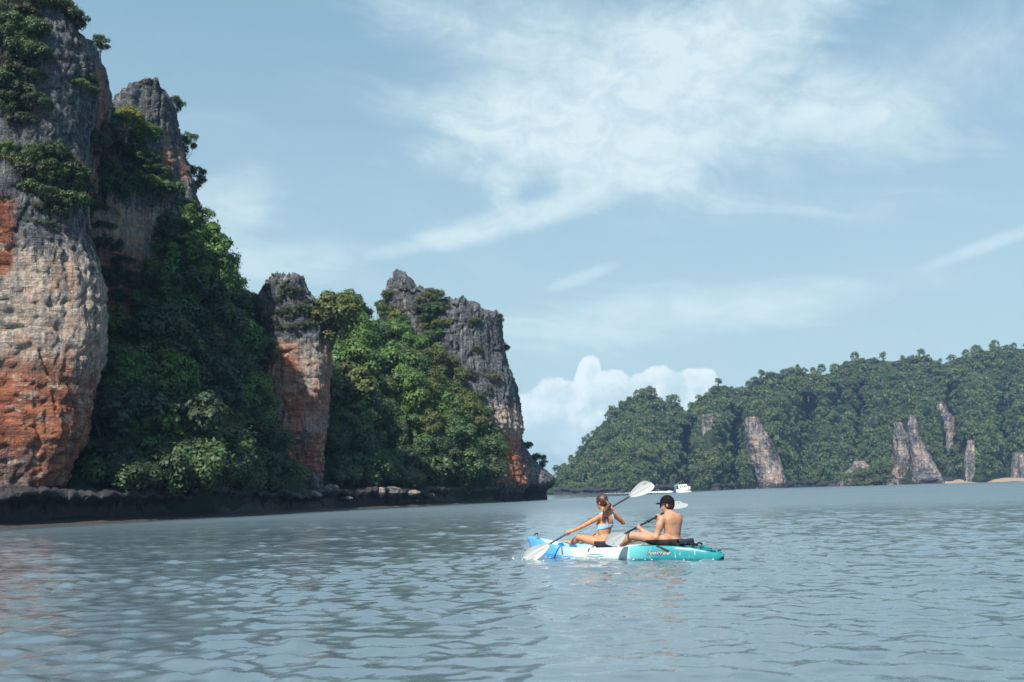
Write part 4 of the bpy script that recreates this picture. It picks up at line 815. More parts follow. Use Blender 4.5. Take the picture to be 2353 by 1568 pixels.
def build_kayak():
    kay = empty('kayak'); kay.matrix_world = K_MAT
    tag(kay, 'blue, white and teal two-seat sit-on-top kayak carrying the paddling couple', 'kayak')
    xs = np.concatenate([np.linspace(-1.64, -1.4, 12), np.linspace(-1.36, 1.4, 70), np.linspace(1.44, 1.87, 18)])
    rows = []
    for x in xs:
        w, g, kz, dk = [float(kst(x, i)) for i in (1, 2, 3, 4)]; zc = max(kz, -0.03)
        endf = float(sstep(x, -1.64, -1.45) * (1 - sstep(x, 1.55, 1.8)))
        dk = g - (g - dk) * endf
        half = [(0, kz), (0.35 * w, kz + 0.004), (0.72 * w, kz + 0.02), (0.92 * w, zc + 0.0), (0.985 * w, zc + 0.025), (1.01 * w, zc + (g - zc) * 0.35), (1.005 * w, zc + (g - zc) * 0.6), (0.975 * w, zc + (g - zc) * 0.86), (0.94 * w, g - 0.008), (0.90 * w, g + 0.004),
                (0.84 * w, g + 0.002), (0.79 * w, g - 0.015 * endf), (0.75 * w, g - (g - dk) * 0.5), (0.71 * w, dk + 0.012), (0.62 * w, dk), (0.3 * w, dk + 0.004), (0, dk + 0.006)]
        ring = [(x, y, z) for y, z in half] + [(x, -y, z) for y, z in half[-2:0:-1]]; rows.append(ring)
    A = np.array(rows); nr, nc = A.shape[:2]; F = grid_faces(nr, nc, True).tolist(); F.append(list(range(nc))); F.append(list(range((nr - 1) * nc, nr * nc))[::-1])
    m, N, bs, out = new_mat('kayak_plastic'); tc = N.n('ShaderNodeTexCoord').outputs['Object']; sp = N.n('ShaderNodeSeparateXYZ'); N.put(sp.inputs[0], tc)
    nz = N.noise(tc, 5.0, 4, 0.6); x = N.m('ADD', sp.outputs[0], N.m('MULTIPLY', N.m('SUBTRACT', nz, 0.5), 0.16))
    teal = N.mix(N.smooth(x, -0.75, -0.25), (0.012, 0.20, 0.235, 1), (0.10, 0.36, 0.39, 1)); c = N.mix(N.smooth(x, -0.31, -0.20), teal, (0.44, 0.53, 0.56, 1))
    blue = N.mix(N.smooth(x, 0.80, 1.20), (0.30, 0.50, 0.72, 1), (0.075, 0.29, 0.58, 1)); c = N.mix(N.smooth(x, 0.62, 0.86), c, blue)
    low = N.smooth(N.m('ADD', sp.outputs[2], N.m('MULTIPLY', nz, 0.03)), 0.05, 0.025, 0, 0.85)
    c = N.mix(N.m('MULTIPLY', low, N.smooth(sp.outputs[0], -0.2, -0.5)), c, (0.003, 0.13, 0.165, 1)); c = N.mix(N.m('MULTIPLY', low, N.smooth(sp.outputs[0], 0.7, 0.9)), c, (0.02, 0.20, 0.58, 1))
    scr = N.noise(N.scale(tc, (30, 3, 8)), 1.0, 3, 0.6); c = N.mix(N.smooth(scr, 0.60, 0.72, 0, 0.3), c, (0.75, 0.82, 0.84, 1))
    N.put(bs.inputs['Base Color'], c); bs.inputs['Roughness'].default_value = 0.32
    obj('hull', mesh_from('hull', A.reshape(-1, 3), F, m), kay)
    black = simple('black_webbing', (0.012, 0.012, 0.014), 0.7, 0.2, 20); navy = simple('seat_fabric', (0.016, 0.020, 0.042), 0.8, 0.2, 20, 0.2)
    red = simple('red_webbing', (0.20, 0.045, 0.05), 0.7, 0.2, 20); white = simple('white_print', (0.50, 0.49, 0.50), 0.6, 0.05); dprint = simple('dark_print', (0.07, 0.03, 0.035), 0.6, 0.05)
    # seam line of the hull and moulded strake
    def side_strip(name, xa, fa, xb, fb, wd, mat, off=0.006, n=16):
        V = []; 
        for t in np.linspace(0, 1, n):
            x, f = xa + (xb - xa) * t, fa + (fb - fa) * t; p = hull_point(x, f); d = np.array([xb - xa, 0, (fb - fa) * 0.2]); d /= np.linalg.norm(d) + 1e-9; q = np.array([-d[2], 0, d[0]])
            for sgn, o in ((-1, 0), (-1, off), (1, off), (1, 0)): r = hull_point(x + q[0] * sgn * wd / 2, f); r = np.array([r[0], r[1] + o, r[2] + q[2] * sgn * wd / 2]); V.append(r)
        return obj(name, mesh_from(name, np.array(V), grid_faces(n, 4), mat, False), kay)
    side_strip('seam', 0.74, 0.16, 1.55, 0.30, 0.006, simple('dark_blue_seam', (0.01, 0.06, 0.16), 0.6), 0.003, 24)  # thin dark blue line along the bow seam
    side_strip('seam', -0.2, 0.04, 0.74, 0.16, 0.005, simple('grey_seam', (0.25, 0.28, 0.28), 0.6), 0.003, 24)
    side_strip('strap', -0.72, 1.0, -0.92, 0.62, 0.035, black); side_strip('strap', 0.45, 1.0, 0.46, 0.68, 0.028, black); side_strip('strap', 1.00, 1.0, 0.97, 0.35, 0.03, red)
    # side carry-handle recess: a dished oval with a raised lip
    def handle(x0, lx, f0, hz):
        V, Fq = [], []; k = 24
        for rr, o in ((1.0, 0.004), (0.9, 0.012), (0.78, 0.004), (0.0, -0.001)):
            for q in range(k):
                a = 2 * math.pi * q / k; x = x0 + lx * rr * math.cos(a); p = hull_point(x, f0); V.append((x, p[1] + o, p[2] + hz * rr * math.sin(a)))
        return obj('handle_recess', mesh_from('handle_recess', np.array(V), grid_faces(4, k, True), simple('grey_blue_plastic', (0.27, 0.42, 0.47), 0.45)), kay)
    handle(0.33, 0.17, 0.36, 0.022)
    # seats
    def seat(x, wd, hgt, name):
        V = []; n1, n2 = 14, 8
        for i in range(n1):
            a = -1.15 + 2.3 * i / (n1 - 1)
            for j in range(n2):
                t = 2 * math.pi * j / n2; V.append((x - 0.06 * math.cos(a) * 1.0 + 0.03 * math.cos(t), wd * math.sin(a), 0.20 + hgt * (0.5 + 0.5 * math.sin(t))))
        obj(name, mesh_from(name, np.array(V), grid_faces(n1, n2, True), navy), kay)
    seat(-1.00, 0.27, 0.10, 'seat_back'); seat(0.16, 0.24, 0.05, 'seat_back')
    # foot braces
    for yy in (0.17, -0.17):
        obj('foot_brace', mesh_from('foot_brace', np.array([(1.02, yy - .05, .10), (1.02, yy + .05, .10), (1.16, yy + .05, .10), (1.16, yy - .05, .10), (1.10, yy - .04, .235), (1.10, yy + .04, .235), (1.14, yy + .04, .235), (1.14, yy - .04, .235)]),
            [(3, 2, 1, 0), (4, 5, 6, 7), (0, 1, 5, 4), (1, 2, 6, 5), (2, 3, 7, 6), (3, 0, 4, 7)], simple('blue_plastic', (0.02, 0.16, 0.45), 0.4), False), kay)
    # tank well: dark net, bungee cords
    well = []
    for x in np.linspace(-1.47, -1.06, 14):
        w = kst(x, 1) * 0.70; z = kst(x, 4) + 0.02
        for y in np.linspace(-1, 1, 12): well.append((x, y * w, z + 0.012 * math.sin(9 * x + 5 * y)))
    obj('tank_well_mat', mesh_from('tank_well_mat', np.array(well), grid_faces(14, 12), simple('dark_teal', (0.004, 0.06, 0.075), 0.5)), kay)
    cord = []
    zz = [(-1.08, 1), (-1.22, -1), (-1.38, 1)]; z2 = [(-1.08, -1), (-1.22, 1), (-1.38, -1)]
    for z in (zz, z2):
        pts = [(x, s * kst(x, 1) * 0.80, kst(x, 2) + 0.004) for x, s in z]; obj('bungee_cord', mesh_from('bungee_cord', *tube(pts, [0.006] * len(pts), 6), black), kay)
    for k_, (x, y) in enumerate([(-1.10, 0.12), (-1.14, 0.0), (-1.19, -0.13)]):
        pts = [(x, y + 0.09 * math.sin(t), kst(x, 2) + 0.02 + 0.03 * abs(math.cos(t * 1.5))) for t in np.linspace(-1.5, 1.5, 9)]; obj('tie_strap', mesh_from('tie_strap', *tube(pts, [0.014] * 9, 6), black), kay)
    # bow toggle handle and stern toggle
    pts = [(1.72, 0.05, 0.36), (1.70, 0.02, 0.375), (1.70, -0.02, 0.375), (1.72, -0.05, 0.36)]; obj('bow_handle', mesh_from('bow_handle', *tube(pts, [0.012] * 4, 6), black), kay)
    pts = [(1.80, 0.03, 0.27), (1.78, 0.05, 0.22), (1.75, 0.055, 0.17)]; obj('bow_cord', mesh_from('bow_cord', *tube(pts, [0.006] * 3, 5), black), kay)
    pts = [(-1.57, 0.04, 0.125), (-1.58, 0, 0.135), (-1.57, -0.04, 0.125)]; obj('stern_handle', mesh_from('stern_handle', *tube(pts, [0.010] * 3, 6), black), kay)
    # lettering wrapped on the side
    def letters(name, mat, size, off, bold):
        cu = bpy.data.curves.new('txt', 'FONT'); cu.body = 'feelfree'; cu.size = size; cu.shear = 0.35; cu.offset = bold; cu.extrude = 0.0; cu.resolution_u = 4
        t = bpy.data.objects.new('txt', cu); col.objects.link(t); dg = bpy.context.evaluated_depsgraph_get(); me = bpy.data.meshes.new_from_object(t.evaluated_get(dg)); bpy.data.objects.remove(t)
        n = len(me.vertices); a = np.empty(n * 3, np.float32); me.vertices.foreach_get('co', a); a = a.reshape(-1, 3); L = a[:, 0].max(); out = np.empty_like(a)
        for i, (lx, ly, _) in enumerate(a):
            x = -0.58 - lx * (0.36 / L); p = hull_point(x, 0.5); out[i] = (x, p[1] + off + 0.004, p[2] - 0.018 + ly)
        me.vertices.foreach_set('co', out.ravel()); me.update(); me.name = name; me.materials.clear(); me.materials.append(mat); obj(name, me, kay)
    letters('lettering', dprint, 0.070, 0.004, 0.006); letters('lettering', white, 0.070, 0.007, 0.0002)
    return kay
build_kayak()

# ------------------------------------------------------------------ people (joints read off the close-up: zx, zy and depth)
def J(zx, zy, Y): return at(1176.6 + 0.2188 * zx, 1078.5 + 0.2188 * zy, Y)
def unit(v): v = np.array(v, float); return v / (np.linalg.norm(v) + 1e-9)
def frame(fwd, up=(0, 0, 1)):
    f = unit(fwd); s = unit(np.cross(up, f)); u = np.cross(f, s); return np.array([f, s, u])       # rows: forward, left, up
def skin_mat(name, c, dark):
    m, N, bs, out = new_mat(name); pos = N.n('ShaderNodeNewGeometry').outputs['Position']; n = N.noise(pos, 9, 4, 0.6)
    N.put(bs.inputs['Base Color'], N.mix(N.smooth(n, 0.3, 0.7), dark + (1,), c + (1,))); bs.inputs['Roughness'].default_value = 0.6; bs.inputs['Specular IOR Level'].default_value = 0.3
    bs.inputs['Subsurface Weight'].default_value = 0.12; bs.inputs['Subsurface Radius'].default_value = (0.02, 0.007, 0.004); bs.inputs['Subsurface Scale'].default_value = 0.4
    return m
def hand(S, wrist, grip, axis, pside, sc=1.0):
    """palm plus five fingers closed round a shaft; axis = shaft direction (index finger first), pside = from the shaft to the palm"""
    ax = unit(axis); ps = unit(np.array(pside) - ax * np.dot(pside, ax)); b = np.cross(ax, ps)
    pal = grip + ps * 0.030 * sc
    S.cone(wrist, pal, 0.024 * sc, 0.030 * sc, 0.018)
    for i, L in enumerate((0.95, 1.05, 1.0, 0.82)):
        o = ax * (1.5 - i) * 0.019 * sc; R = 0.027 * sc
        pts = [grip + o + R * (ps * math.cos(t) + b * math.sin(t)) for t in (0.3, 1.2, 2.1 * L, 3.1 * L)]
        pts[0] = pal + o * 1.0
        for p, q, r in zip(pts[:-1], pts[1:], (0.0100, 0.0092, 0.0082)): S.cone(p, q, r * sc, r * sc * 0.93, 0.004)
    R = 0.028 * sc; o = ax * 0.036 * sc
    pts = [pal + ax * 0.015 * sc] + [grip + o * (0.8 + 0.3 * t) + R * (ps * math.cos(t) - b * math.sin(t)) for t in (0.9, 1.9)]
    for p, q, r in zip(pts[:-1], pts[1:], (0.0125, 0.0105)): S.cone(p, q, r * sc, r * sc * .9, 0.006)
def foot(S, ankle, toe, r=0.033):
    S.cone(ankle, toe, r, r * 0.7, 0.02); d = unit(toe - ankle); s = unit(np.cross(d, [0, 0, 1]))
    for i in range(5): a = toe + s * (i - 2) * 0.017; S.cone(a - d * 0.02, a + d * (0.035 - 0.004 * abs(i - 1)), 0.010, 0.008, 0.004)
def head(S, c, fwd, sc, female):
    B = frame(fwd, (0, 0, 1)); f, l, u = B
    S.ell(c + u * 0.022 * sc, B, np.array([0.096, 0.077, 0.100]) * sc, 0.02)
    S.ell(c + f * 0.030 * sc - u * 0.048 * sc, B, np.array([0.062, 0.056, 0.070]) * sc, 0.02)                       # face and jaw
    S.cone(c + f * 0.066 * sc - u * 0.088 * sc, c + f * 0.070 * sc - u * 0.094 * sc, 0.020 * sc, 0.018 * sc, 0.018)   # chin
    S.cone(c + f * 0.094 * sc + u * 0.004 * sc, c + f * 0.110 * sc - u * 0.030 * sc, 0.008 * sc, 0.013 * sc, 0.010)   # nose
    S.cone(c + f * 0.092 * sc - u * 0.058 * sc - l * 0.018, c + f * 0.092 * sc - u * 0.058 * sc + l * 0.018, 0.008, 0.008, 0.006)   # lips
    for s in (-1, 1):
        S.ell(c + l * s * 0.078 * sc - f * 0.006 - u * 0.012 * sc, frame(f * 0.8 - l * s * 0.4), np.array([0.020, 0.008, 0.031]) * sc, 0.006)  # ears
        S.cone(c + f * 0.082 * sc + l * s * 0.022 + u * 0.022 * sc, c + f * 0.078 * sc + l * s * 0.045 + u * 0.022 * sc, 0.008, 0.008, 0.008)  # brows
    return B

def build_woman():
    Y0 = 16.2; h = 0.0065
    pel, wai, che, nek = J(985, 755, Y0), J(968, 655, Y0 + .02), J(985, 555, Y0 + .02), J(978, 452, Y0 + .03)
    ls, rs = J(897, 512, Y0 - .09), J(1062, 468, Y0 + .10); le, lw, lh = J(748, 596, Y0 - .02), J(640, 645, Y0 + .06), J(590, 668, Y0 + .08)
    re_, rw, rh = J(1165, 560, Y0 + .26), J(1072, 448, Y0 + .22), J(1030, 405, Y0 + .20)
    lat = unit(ls - rs); lat_h = unit(k_l * 0.9 + lat * 0.2)
    S = SDF(J(520, 900, Y0 - .45) * [1, 1, 0] + [0, 0, 0.02] - [0.05, 0, 0], J(1260, 230, Y0 + 1.0) + [0.05, 0.05, 0.05], h)
    Bh = frame(np.cross(lat_h, [0, 0, 1.0])); Bc = frame(np.cross(lat, [0, 0, 1.0]))
    if Bc[0] @ k_f < 0: Bc[0] *= -1; Bc[1] *= -1
    if Bh[0] @ k_f < 0: Bh[0] *= -1; Bh[1] *= -1
    S.ell(pel - [0, 0, .02], Bh, (0.115, 0.165, 0.115), 0.03)
    S.ell(wai, Bc, (0.082, 0.112, 0.10), 0.05); S.ell((wai + che) / 2 + [0, 0, 0.01], Bc, (0.088, 0.122, 0.10), 0.04)
    S.ell(che + [0, 0, 0.02], Bc, (0.095, 0.135, 0.12), 0.04); S.cone(ls * .8 + rs * .2, rs * .8 + ls * .2, 0.052, 0.052, 0.04)
    S.cone(che + [0, 0, .04], nek, 0.075, 0.05, 0.05)
    for s in (-1, 1): S.ell(che + Bc[1] * s * 0.065 - Bc[0] * 0.055 + [0, 0, .05], Bc, (0.032, 0.045, 0.06), 0.03); S.ell(che + Bc[1] * s * 0.06 + Bc[0] * 0.075 - [0, 0, .01], Bc, (0.055, 0.055, 0.055), 0.02)
    hc = J(945, 345, Y0 + .03); fw = unit([-0.72, 0.69, -0.05]); S.cone(nek - [0, 0, .02], hc - [0, 0, .05], 0.047, 0.045, 0.03); B = head(S, hc, fw, 0.95, True)
    S.cone(ls, le, 0.043, 0.033, 0.03); S.cone(le, lw, 0.034, 0.022, 0.012); S.cone(rs, re_, 0.043, 0.033, 0.03); S.cone(re_, rw, 0.034, 0.022, 0.012)
    ax = unit(J(1035, 405, Y0 + .2) - J(585, 668, Y0 + .08)); gl, gr = J(585, 672, Y0 + .08), J(1030, 407, Y0 + .20)
    hand(S, lw, gl, ax, lw - gl + np.array([0, 0, 0.03])); hand(S, rw, gr, -ax, np.array([0.2, -0.6, -0.5]))
    lhip, rhip = pel + Bh[1] * 0.085 + Bh[0] * 0.02 - [0, 0, .03], pel - Bh[1] * 0.085 + Bh[0] * 0.02 - [0, 0, .03]
    lk, rk = J(705, 715, Y0 + .10), J(868, 708, Y0 + .42); la, ra = J(632, 775, Y0 + .30), J(690, 775, Y0 + .72)
    S.cone(lhip, lk, 0.085, 0.052, 0.03); S.cone(lk, la, 0.052, 0.032, 0.02); S.cone(lk * .6 + la * .4 - [0, 0, .01], la, 0.052, 0.034, 0.02)
    S.cone(rhip, rk, 0.085, 0.052, 0.03); S.cone(rk, ra, 0.052, 0.032, 0.02)
    foot(S, la, la + k_f * 0.12 + [0, 0, 0.02]); foot(S, ra, ra + k_f * 0.12 + [0, 0, 0.02])
    body = obj('person', S.mesh('person', skin_mat('woman_skin', (0.47, 0.235, 0.135), (0.36, 0.165, 0.092))))
    tag(body, 'woman with a ponytail in a light blue bikini top paddling in the front seat', 'person')
    # clothes from the same field
    P = S.grid(); q = P - che; up = q[..., 2]; lt = q @ Bc[1].astype(np.float32); fr = q @ Bc[0].astype(np.float32)
    body_near = S.F
    tor = SDF(S.lo, S.lo + (S.n - 1) * h, h); tor.n = S.n; tor.F = np.full(S.n, 1.0, np.float32)
    tor.ell(pel - [0, 0, .02], Bh, (0.115, 0.165, 0.115), 0.03); tor.ell(wai, Bc, (0.082, 0.112, 0.10), 0.05); tor.ell((wai + che) / 2 + [0, 0, 0.01], Bc, (0.088, 0.122, 0.10), 0.04); tor.ell(che + [0, 0, 0.02], Bc, (0.095, 0.135, 0.12), 0.04); tor.cone(ls * .8 + rs * .2, rs * .8 + ls * .2, 0.052, 0.052, 0.04); tor.cone(che + [0, 0, .04], nek, 0.075, 0.05, 0.05)
    for s in (-1, 1): tor.ell(che + Bc[1] * s * 0.065 - Bc[0] * 0.055 + [0, 0, .05], Bc, (0.032, 0.045, 0.06), 0.03); tor.ell(che + Bc[1] * s * 0.06 + Bc[0] * 0.075 - [0, 0, .01], Bc, (0.055, 0.055, 0.055), 0.02)
    shell = np.minimum(tor.F, S.F + 0.01) - 0.011; shell = np.maximum(shell, tor.F - 0.012)
    zband = -0.062 + 0.16 * (lt - 0.0) * -0.55
    band = np.abs(up - zband) - (0.022 + 0.28 * np.clip(lt - 0.03, 0, 1) * 0.6 + 0.10 * np.clip(fr, 0, 1))
    def strap(x0, x1, wd): return np.maximum(np.abs(lt - (x0 + (x1 - x0) * np.clip((up + 0.06) / 0.17, 0, 1))) - wd, np.abs(up - 0.05) - 0.14)
    reg = np.minimum(band, np.minimum(strap(0.035, 0.098, 0.012), strap(-0.112, -0.088, 0.012)))
    m, N, bs, out = new_mat('light_blue_cloth'); pos = N.n('ShaderNodeNewGeometry').outputs['Position']; wv = N.n('ShaderNodeTexWave'); N.put(wv.inputs[0], pos); wv.inputs['Scale'].default_value = 45; wv.bands_direction = 'Z'
    N.put(bs.inputs['Base Color'], N.mix(wv.outputs[1], (0.17, 0.34, 0.62, 1), (0.30, 0.48, 0.72, 1))); bs.inputs['Roughness'].default_value = 0.8
    obj('bikini_top', S.mesh('bikini_top', m, np.maximum(shell, reg)), body)
    qp = P - pel; sh = np.maximum(S.F - 0.010, np.maximum(qp[..., 2] - 0.012 + 0.03 * (qp @ Bh[1].astype(np.float32)), (qp @ Bh[0].astype(np.float32)) - 0.10))
    obj('shorts', S.mesh('shorts', simple('black_cloth', (0.012, 0.011, 0.018), 0.8, 0.2, 30), sh), body)
    # hair: cap over the skull and a ponytail
    Hh = SDF(hc - [0.2, 0.2, 0.36], hc + [0.2, 0.2, 0.2], 0.006); Hh.ell(hc + B[2] * 0.026 - B[0] * 0.006, B, (0.103, 0.086, 0.108), 0.0)
    Ph = Hh.grid() - hc; ff = Ph @ B[0].astype(np.float32); uu = Ph @ B[2].astype(np.float32); lo = np.maximum(ff - 0.055 - 0.25 * uu, -uu - 0.055 + 0.55 * np.clip(ff, -0.1, 1)); Hh.F = np.maximum(Hh.F, lo)
    a = hc - B[0] * 0.10 - B[2] * 0.008; Hh.ell(a, B, (0.030, 0.028, 0.026), 0.012)
    tail = [a, a - B[0] * 0.035 + np.array([0.01, 0, -0.05]), J(975, 440, Y0 - .12), J(980, 500, Y0 - .13), J(958, 535, Y0 - .125)]
    for p, q_, r0, r1 in zip(tail[:-1], tail[1:], (0.024, 0.032, 0.036, 0.030), (0.032, 0.036, 0.030, 0.010)): Hh.cone(p, q_, r0, r1, 0.012)
    Hh.cone(J(985, 470, Y0 - .13), J(1003, 520, Y0 - .12), 0.022, 0.008, 0.01); Hh.cone(J(960, 470, Y0 - .13), J(945, 540, Y0 - .12), 0.018, 0.006, 0.01)
    m, N, bs, out = new_mat('brown_hair'); pos = N.n('ShaderNodeNewGeometry').outputs['Position']; n = N.noise(N.scale(pos, (60, 60, 7)), 1.0, 4, 0.6)
    N.put(bs.inputs['Base Color'], N.mix(N.smooth(n, 0.35, 0.7), (0.018, 0.009, 0.007, 1), (0.11, 0.040, 0.022, 1))); bs.inputs['Roughness'].default_value = 0.42
    b = N.n('ShaderNodeBump'); b.inputs['Strength'].default_value = 0.7; b.inputs['Distance'].default_value = 0.008; N.put(b.inputs['Height'], n); N.put(bs.inputs['Normal'], b.outputs[0])
    obj('hair', Hh.mesh('hair', m), body)
    fc = J(600, 672, Y0)  # eyes
    for s in (-1, 1): eye(body, hc + B[0] * 0.083 + B[1] * s * 0.032 + B[2] * 0.004)
    return gl, gr
M_eye = simple('eye', (0.05, 0.03, 0.02), 0.1)
def eye(body, p):
    ph = np.linspace(-1.5, 1.5, 8); th = np.linspace(0, 2 * math.pi, 12, endpoint=False)
    V = np.stack([np.cos(ph)[:, None] * np.cos(th), np.cos(ph)[:, None] * np.sin(th), np.repeat(np.sin(ph)[:, None], 12, 1)], -1).reshape(-1, 3) * 0.011 + p
    obj('eye', mesh_from('eye', V, grid_faces(8, 12, True), M_eye), body)

def build_man():
    Y0 = 15.58; h = 0.0065
    pel, wai, che, nek = J(1690, 745, Y0 + .02), J(1688, 665, Y0), J(1682, 565, Y0), J(1655, 468, Y0 + .02)
    ls, rs = J(1570, 525, Y0 - .10), J(1742, 520, Y0 + .16); le, lw = J(1512, 715, Y0 - .13), J(1362, 640, Y0 + .02); gl = J(1312, 610, Y0 + .12)
    re_, rw, gr = J(1690, 640, Y0 + .50), J(1560, 505, Y0 + .52), J(1530, 493, Y0 + .56)
    lat = unit(ls - rs); Bc = frame(np.cross(lat, [0, 0, 1.0])); Bh = frame(np.cross(unit(k_l), [0, 0, 1.0]))
    if Bc[0] @ k_f < 0: Bc[0] *= -1; Bc[1] *= -1
    if Bh[0] @ k_f < 0: Bh[0] *= -1; Bh[1] *= -1
    S = SDF(J(1100, 900, Y0 - .5) * [1, 1, 0] + [-.1, 0, 0.02], J(1860, 230, Y0 + 1.0) + [0.05, 0.05, 0.05], h)
    S.ell(pel - [0, 0, .02], Bh, (0.13, 0.165, 0.11), 0.03); S.ell(wai, Bc, (0.105, 0.140, 0.11), 0.05); S.ell((wai + che) / 2 + [0, 0, .02], Bc, (0.112, 0.155, 0.12), 0.05)
    S.ell(che + [0, 0, 0.03], Bc, (0.118, 0.170, 0.13), 0.05); S.cone(ls * .82 + rs * .18, rs * .82 + ls * .18, 0.066, 0.066, 0.05); S.cone(che + [0, 0, .06], nek, 0.10, 0.062, 0.06)
    for s in (-1, 1): S.ell(che + Bc[1] * s * 0.085 - Bc[0] * 0.075 + [0, 0, .06], Bc, (0.035, 0.06, 0.075), 0.04); S.ell(che + Bc[1] * s * 0.07 + Bc[0] * 0.085 + [0, 0, .05], Bc, (0.04, 0.07, 0.055), 0.03)
    hc = J(1632, 372, Y0 + .03); fw = unit([-0.93, 0.34, -0.06]); S.cone(nek - [0, 0, .02], hc - [0, 0, .05], 0.060, 0.056, 0.035); B = head(S, hc, fw, 1.05, False)
    S.cone(ls, le, 0.056, 0.042, 0.035); S.ell((ls * .6 + le * .4), np.eye(3), (0.055, 0.055, 0.07), 0.03); S.cone(le, lw, 0.045, 0.028, 0.015); S.cone(rs, re_, 0.056, 0.042, 0.035); S.cone(re_, rw, 0.045, 0.028, 0.015)
    ax = unit(gr - gl); hand(S, lw, gl, ax, lw - gl + np.array([0, 0, 0.04]), 1.1); hand(S, rw, gr, -ax, rw - gr + np.array([0.05, 0, 0.0]), 1.1)
    lhip, rhip = J(1615, 752, Y0 - .08), pel - Bh[1] * 0.09 + Bh[0] * 0.04 - [0, 0, .02]
    lk, rk = J(1262, 697, Y0 - .02), J(1330, 712, Y0 + .42); la, ra = J(1160, 785, Y0 + .22), J(1190, 780, Y0 + .66)
    S.cone(lhip, lk, 0.095, 0.060, 0.03); S.cone(lk, la, 0.058, 0.037, 0.02); S.cone(lk * .6 + la * .4, la, 0.058, 0.038, 0.02); S.cone(rhip, rk, 0.095, 0.060, 0.03); S.cone(rk, ra, 0.058, 0.037, 0.02)
    foot(S, la, la + k_f * 0.14 + [0, 0, .02], .036); foot(S, ra, ra + k_f * 0.14 + [0, 0, .02], .036)
    body = obj('person', S.mesh('person', skin_mat('man_skin', (0.40, 0.225, 0.15), (0.31, 0.16, 0.10))))
    tag(body, 'bare-backed man in a black cap and sunglasses, paddling in the rear kayak seat', 'person')
    P = S.grid(); qp = P - pel; dl = (P - lhip) @ unit(lk - lhip).astype(np.float32); dr = (P - rhip) @ unit(rk - rhip).astype(np.float32)
    leg = np.minimum(dl - 0.27, dr - 0.27); reg = np.maximum(qp[..., 2] - 0.022, leg)
    # keep the arm out of the cloth
    t = np.clip(((P - le) @ (lw - le).astype(np.float32)) / ((lw - le) @ (lw - le)), 0, 1)[..., None]; arm = np.linalg.norm(P - (le + t * (lw - le)).astype(np.float32), axis=-1) - 0.056
    sh = np.maximum(np.maximum(S.F - 0.012, reg), -arm)
    obj('shorts', S.mesh('shorts', simple('dark_shorts_cloth', (0.014, 0.014, 0.017), 0.85, 0.2, 30), sh), body)
    # hair and cap
    H = SDF(hc - [0.26, 0.26, 0.2], hc + [0.26, 0.26, 0.22], 0.006); f, l, u = B
    H.ell(hc + u * 0.010 - f * 0.006, B, (0.108, 0.088, 0.115), 0); Ph = H.grid() - hc; ff = Ph @ f.astype(np.float32); uu = Ph @ u.astype(np.float32); ll = Ph @ l.astype(np.float32)
    ha = np.maximum(H.F, np.maximum(np.maximum(ff - 0.03, uu - 0.06), -uu - 0.10 + 1.2 * np.clip(ff + 0.03, 0, 1)))
    obj('hair', H.mesh('hair', simple('black_hair', (0.010, 0.009, 0.010), 0.6, 0.3, 40, 0.5), ha), body)
    C = SDF(H.lo, H.lo + (H.n - 1) * .006, .006); C.n = H.n; C.F = np.full(H.n, 1.0, np.float32); C.ell(hc + u * 0.030 - f * 0.002, B, (0.114, 0.094, 0.118), 0)
    cap = np.maximum(C.F, -(uu - 0.026 + 0.55 * np.clip(-ff, 0, 1)))
    brim = np.maximum(np.hypot(ff - 0.095, ll * 1.05) - 0.085, np.abs(uu - 0.040 + 0.15 * np.clip(ff - 0.1, 0, 1) + 3.0 * ll * ll) - 0.0075); brim = np.maximum(brim, -(ff - 0.055))
    obj('cap', H.mesh('cap', simple('black_cap_cloth', (0.007, 0.007, 0.009), 0.9, 0.2, 30, 0.2, 0.15), np.minimum(cap, brim)), body)
    G = SDF(hc - [0.2, 0.2, 0.1], hc + [0.2, 0.2, 0.1], 0.005)
    for s in (-1, 1): G.ell(hc + f * 0.104 + l * s * 0.034 + u * 0.006, frame(f), (0.008, 0.030, 0.023), 0.0); G.cone(hc + f * 0.098 + l * s * 0.066 + u * 0.012, hc + l * s * 0.090 + u * 0.008, 0.0055, 0.0055, 0.004); G.cone(hc + f * 0.104 + l * s * 0.055 + u * 0.012, hc + f * 0.098 + l * s * 0.068 + u * 0.012, 0.0055, 0.0055, .004)
    G.cone(hc + f * 0.110 + l * 0.012 + u * 0.010, hc + f * 0.110 - l * 0.012 + u * 0.010, 0.005, 0.005, 0.003)
    obj('sunglasses', G.mesh('sunglasses', simple('dark_glasses', (0.008, 0.008, 0.009), 0.12)), body)
    return gl, gr

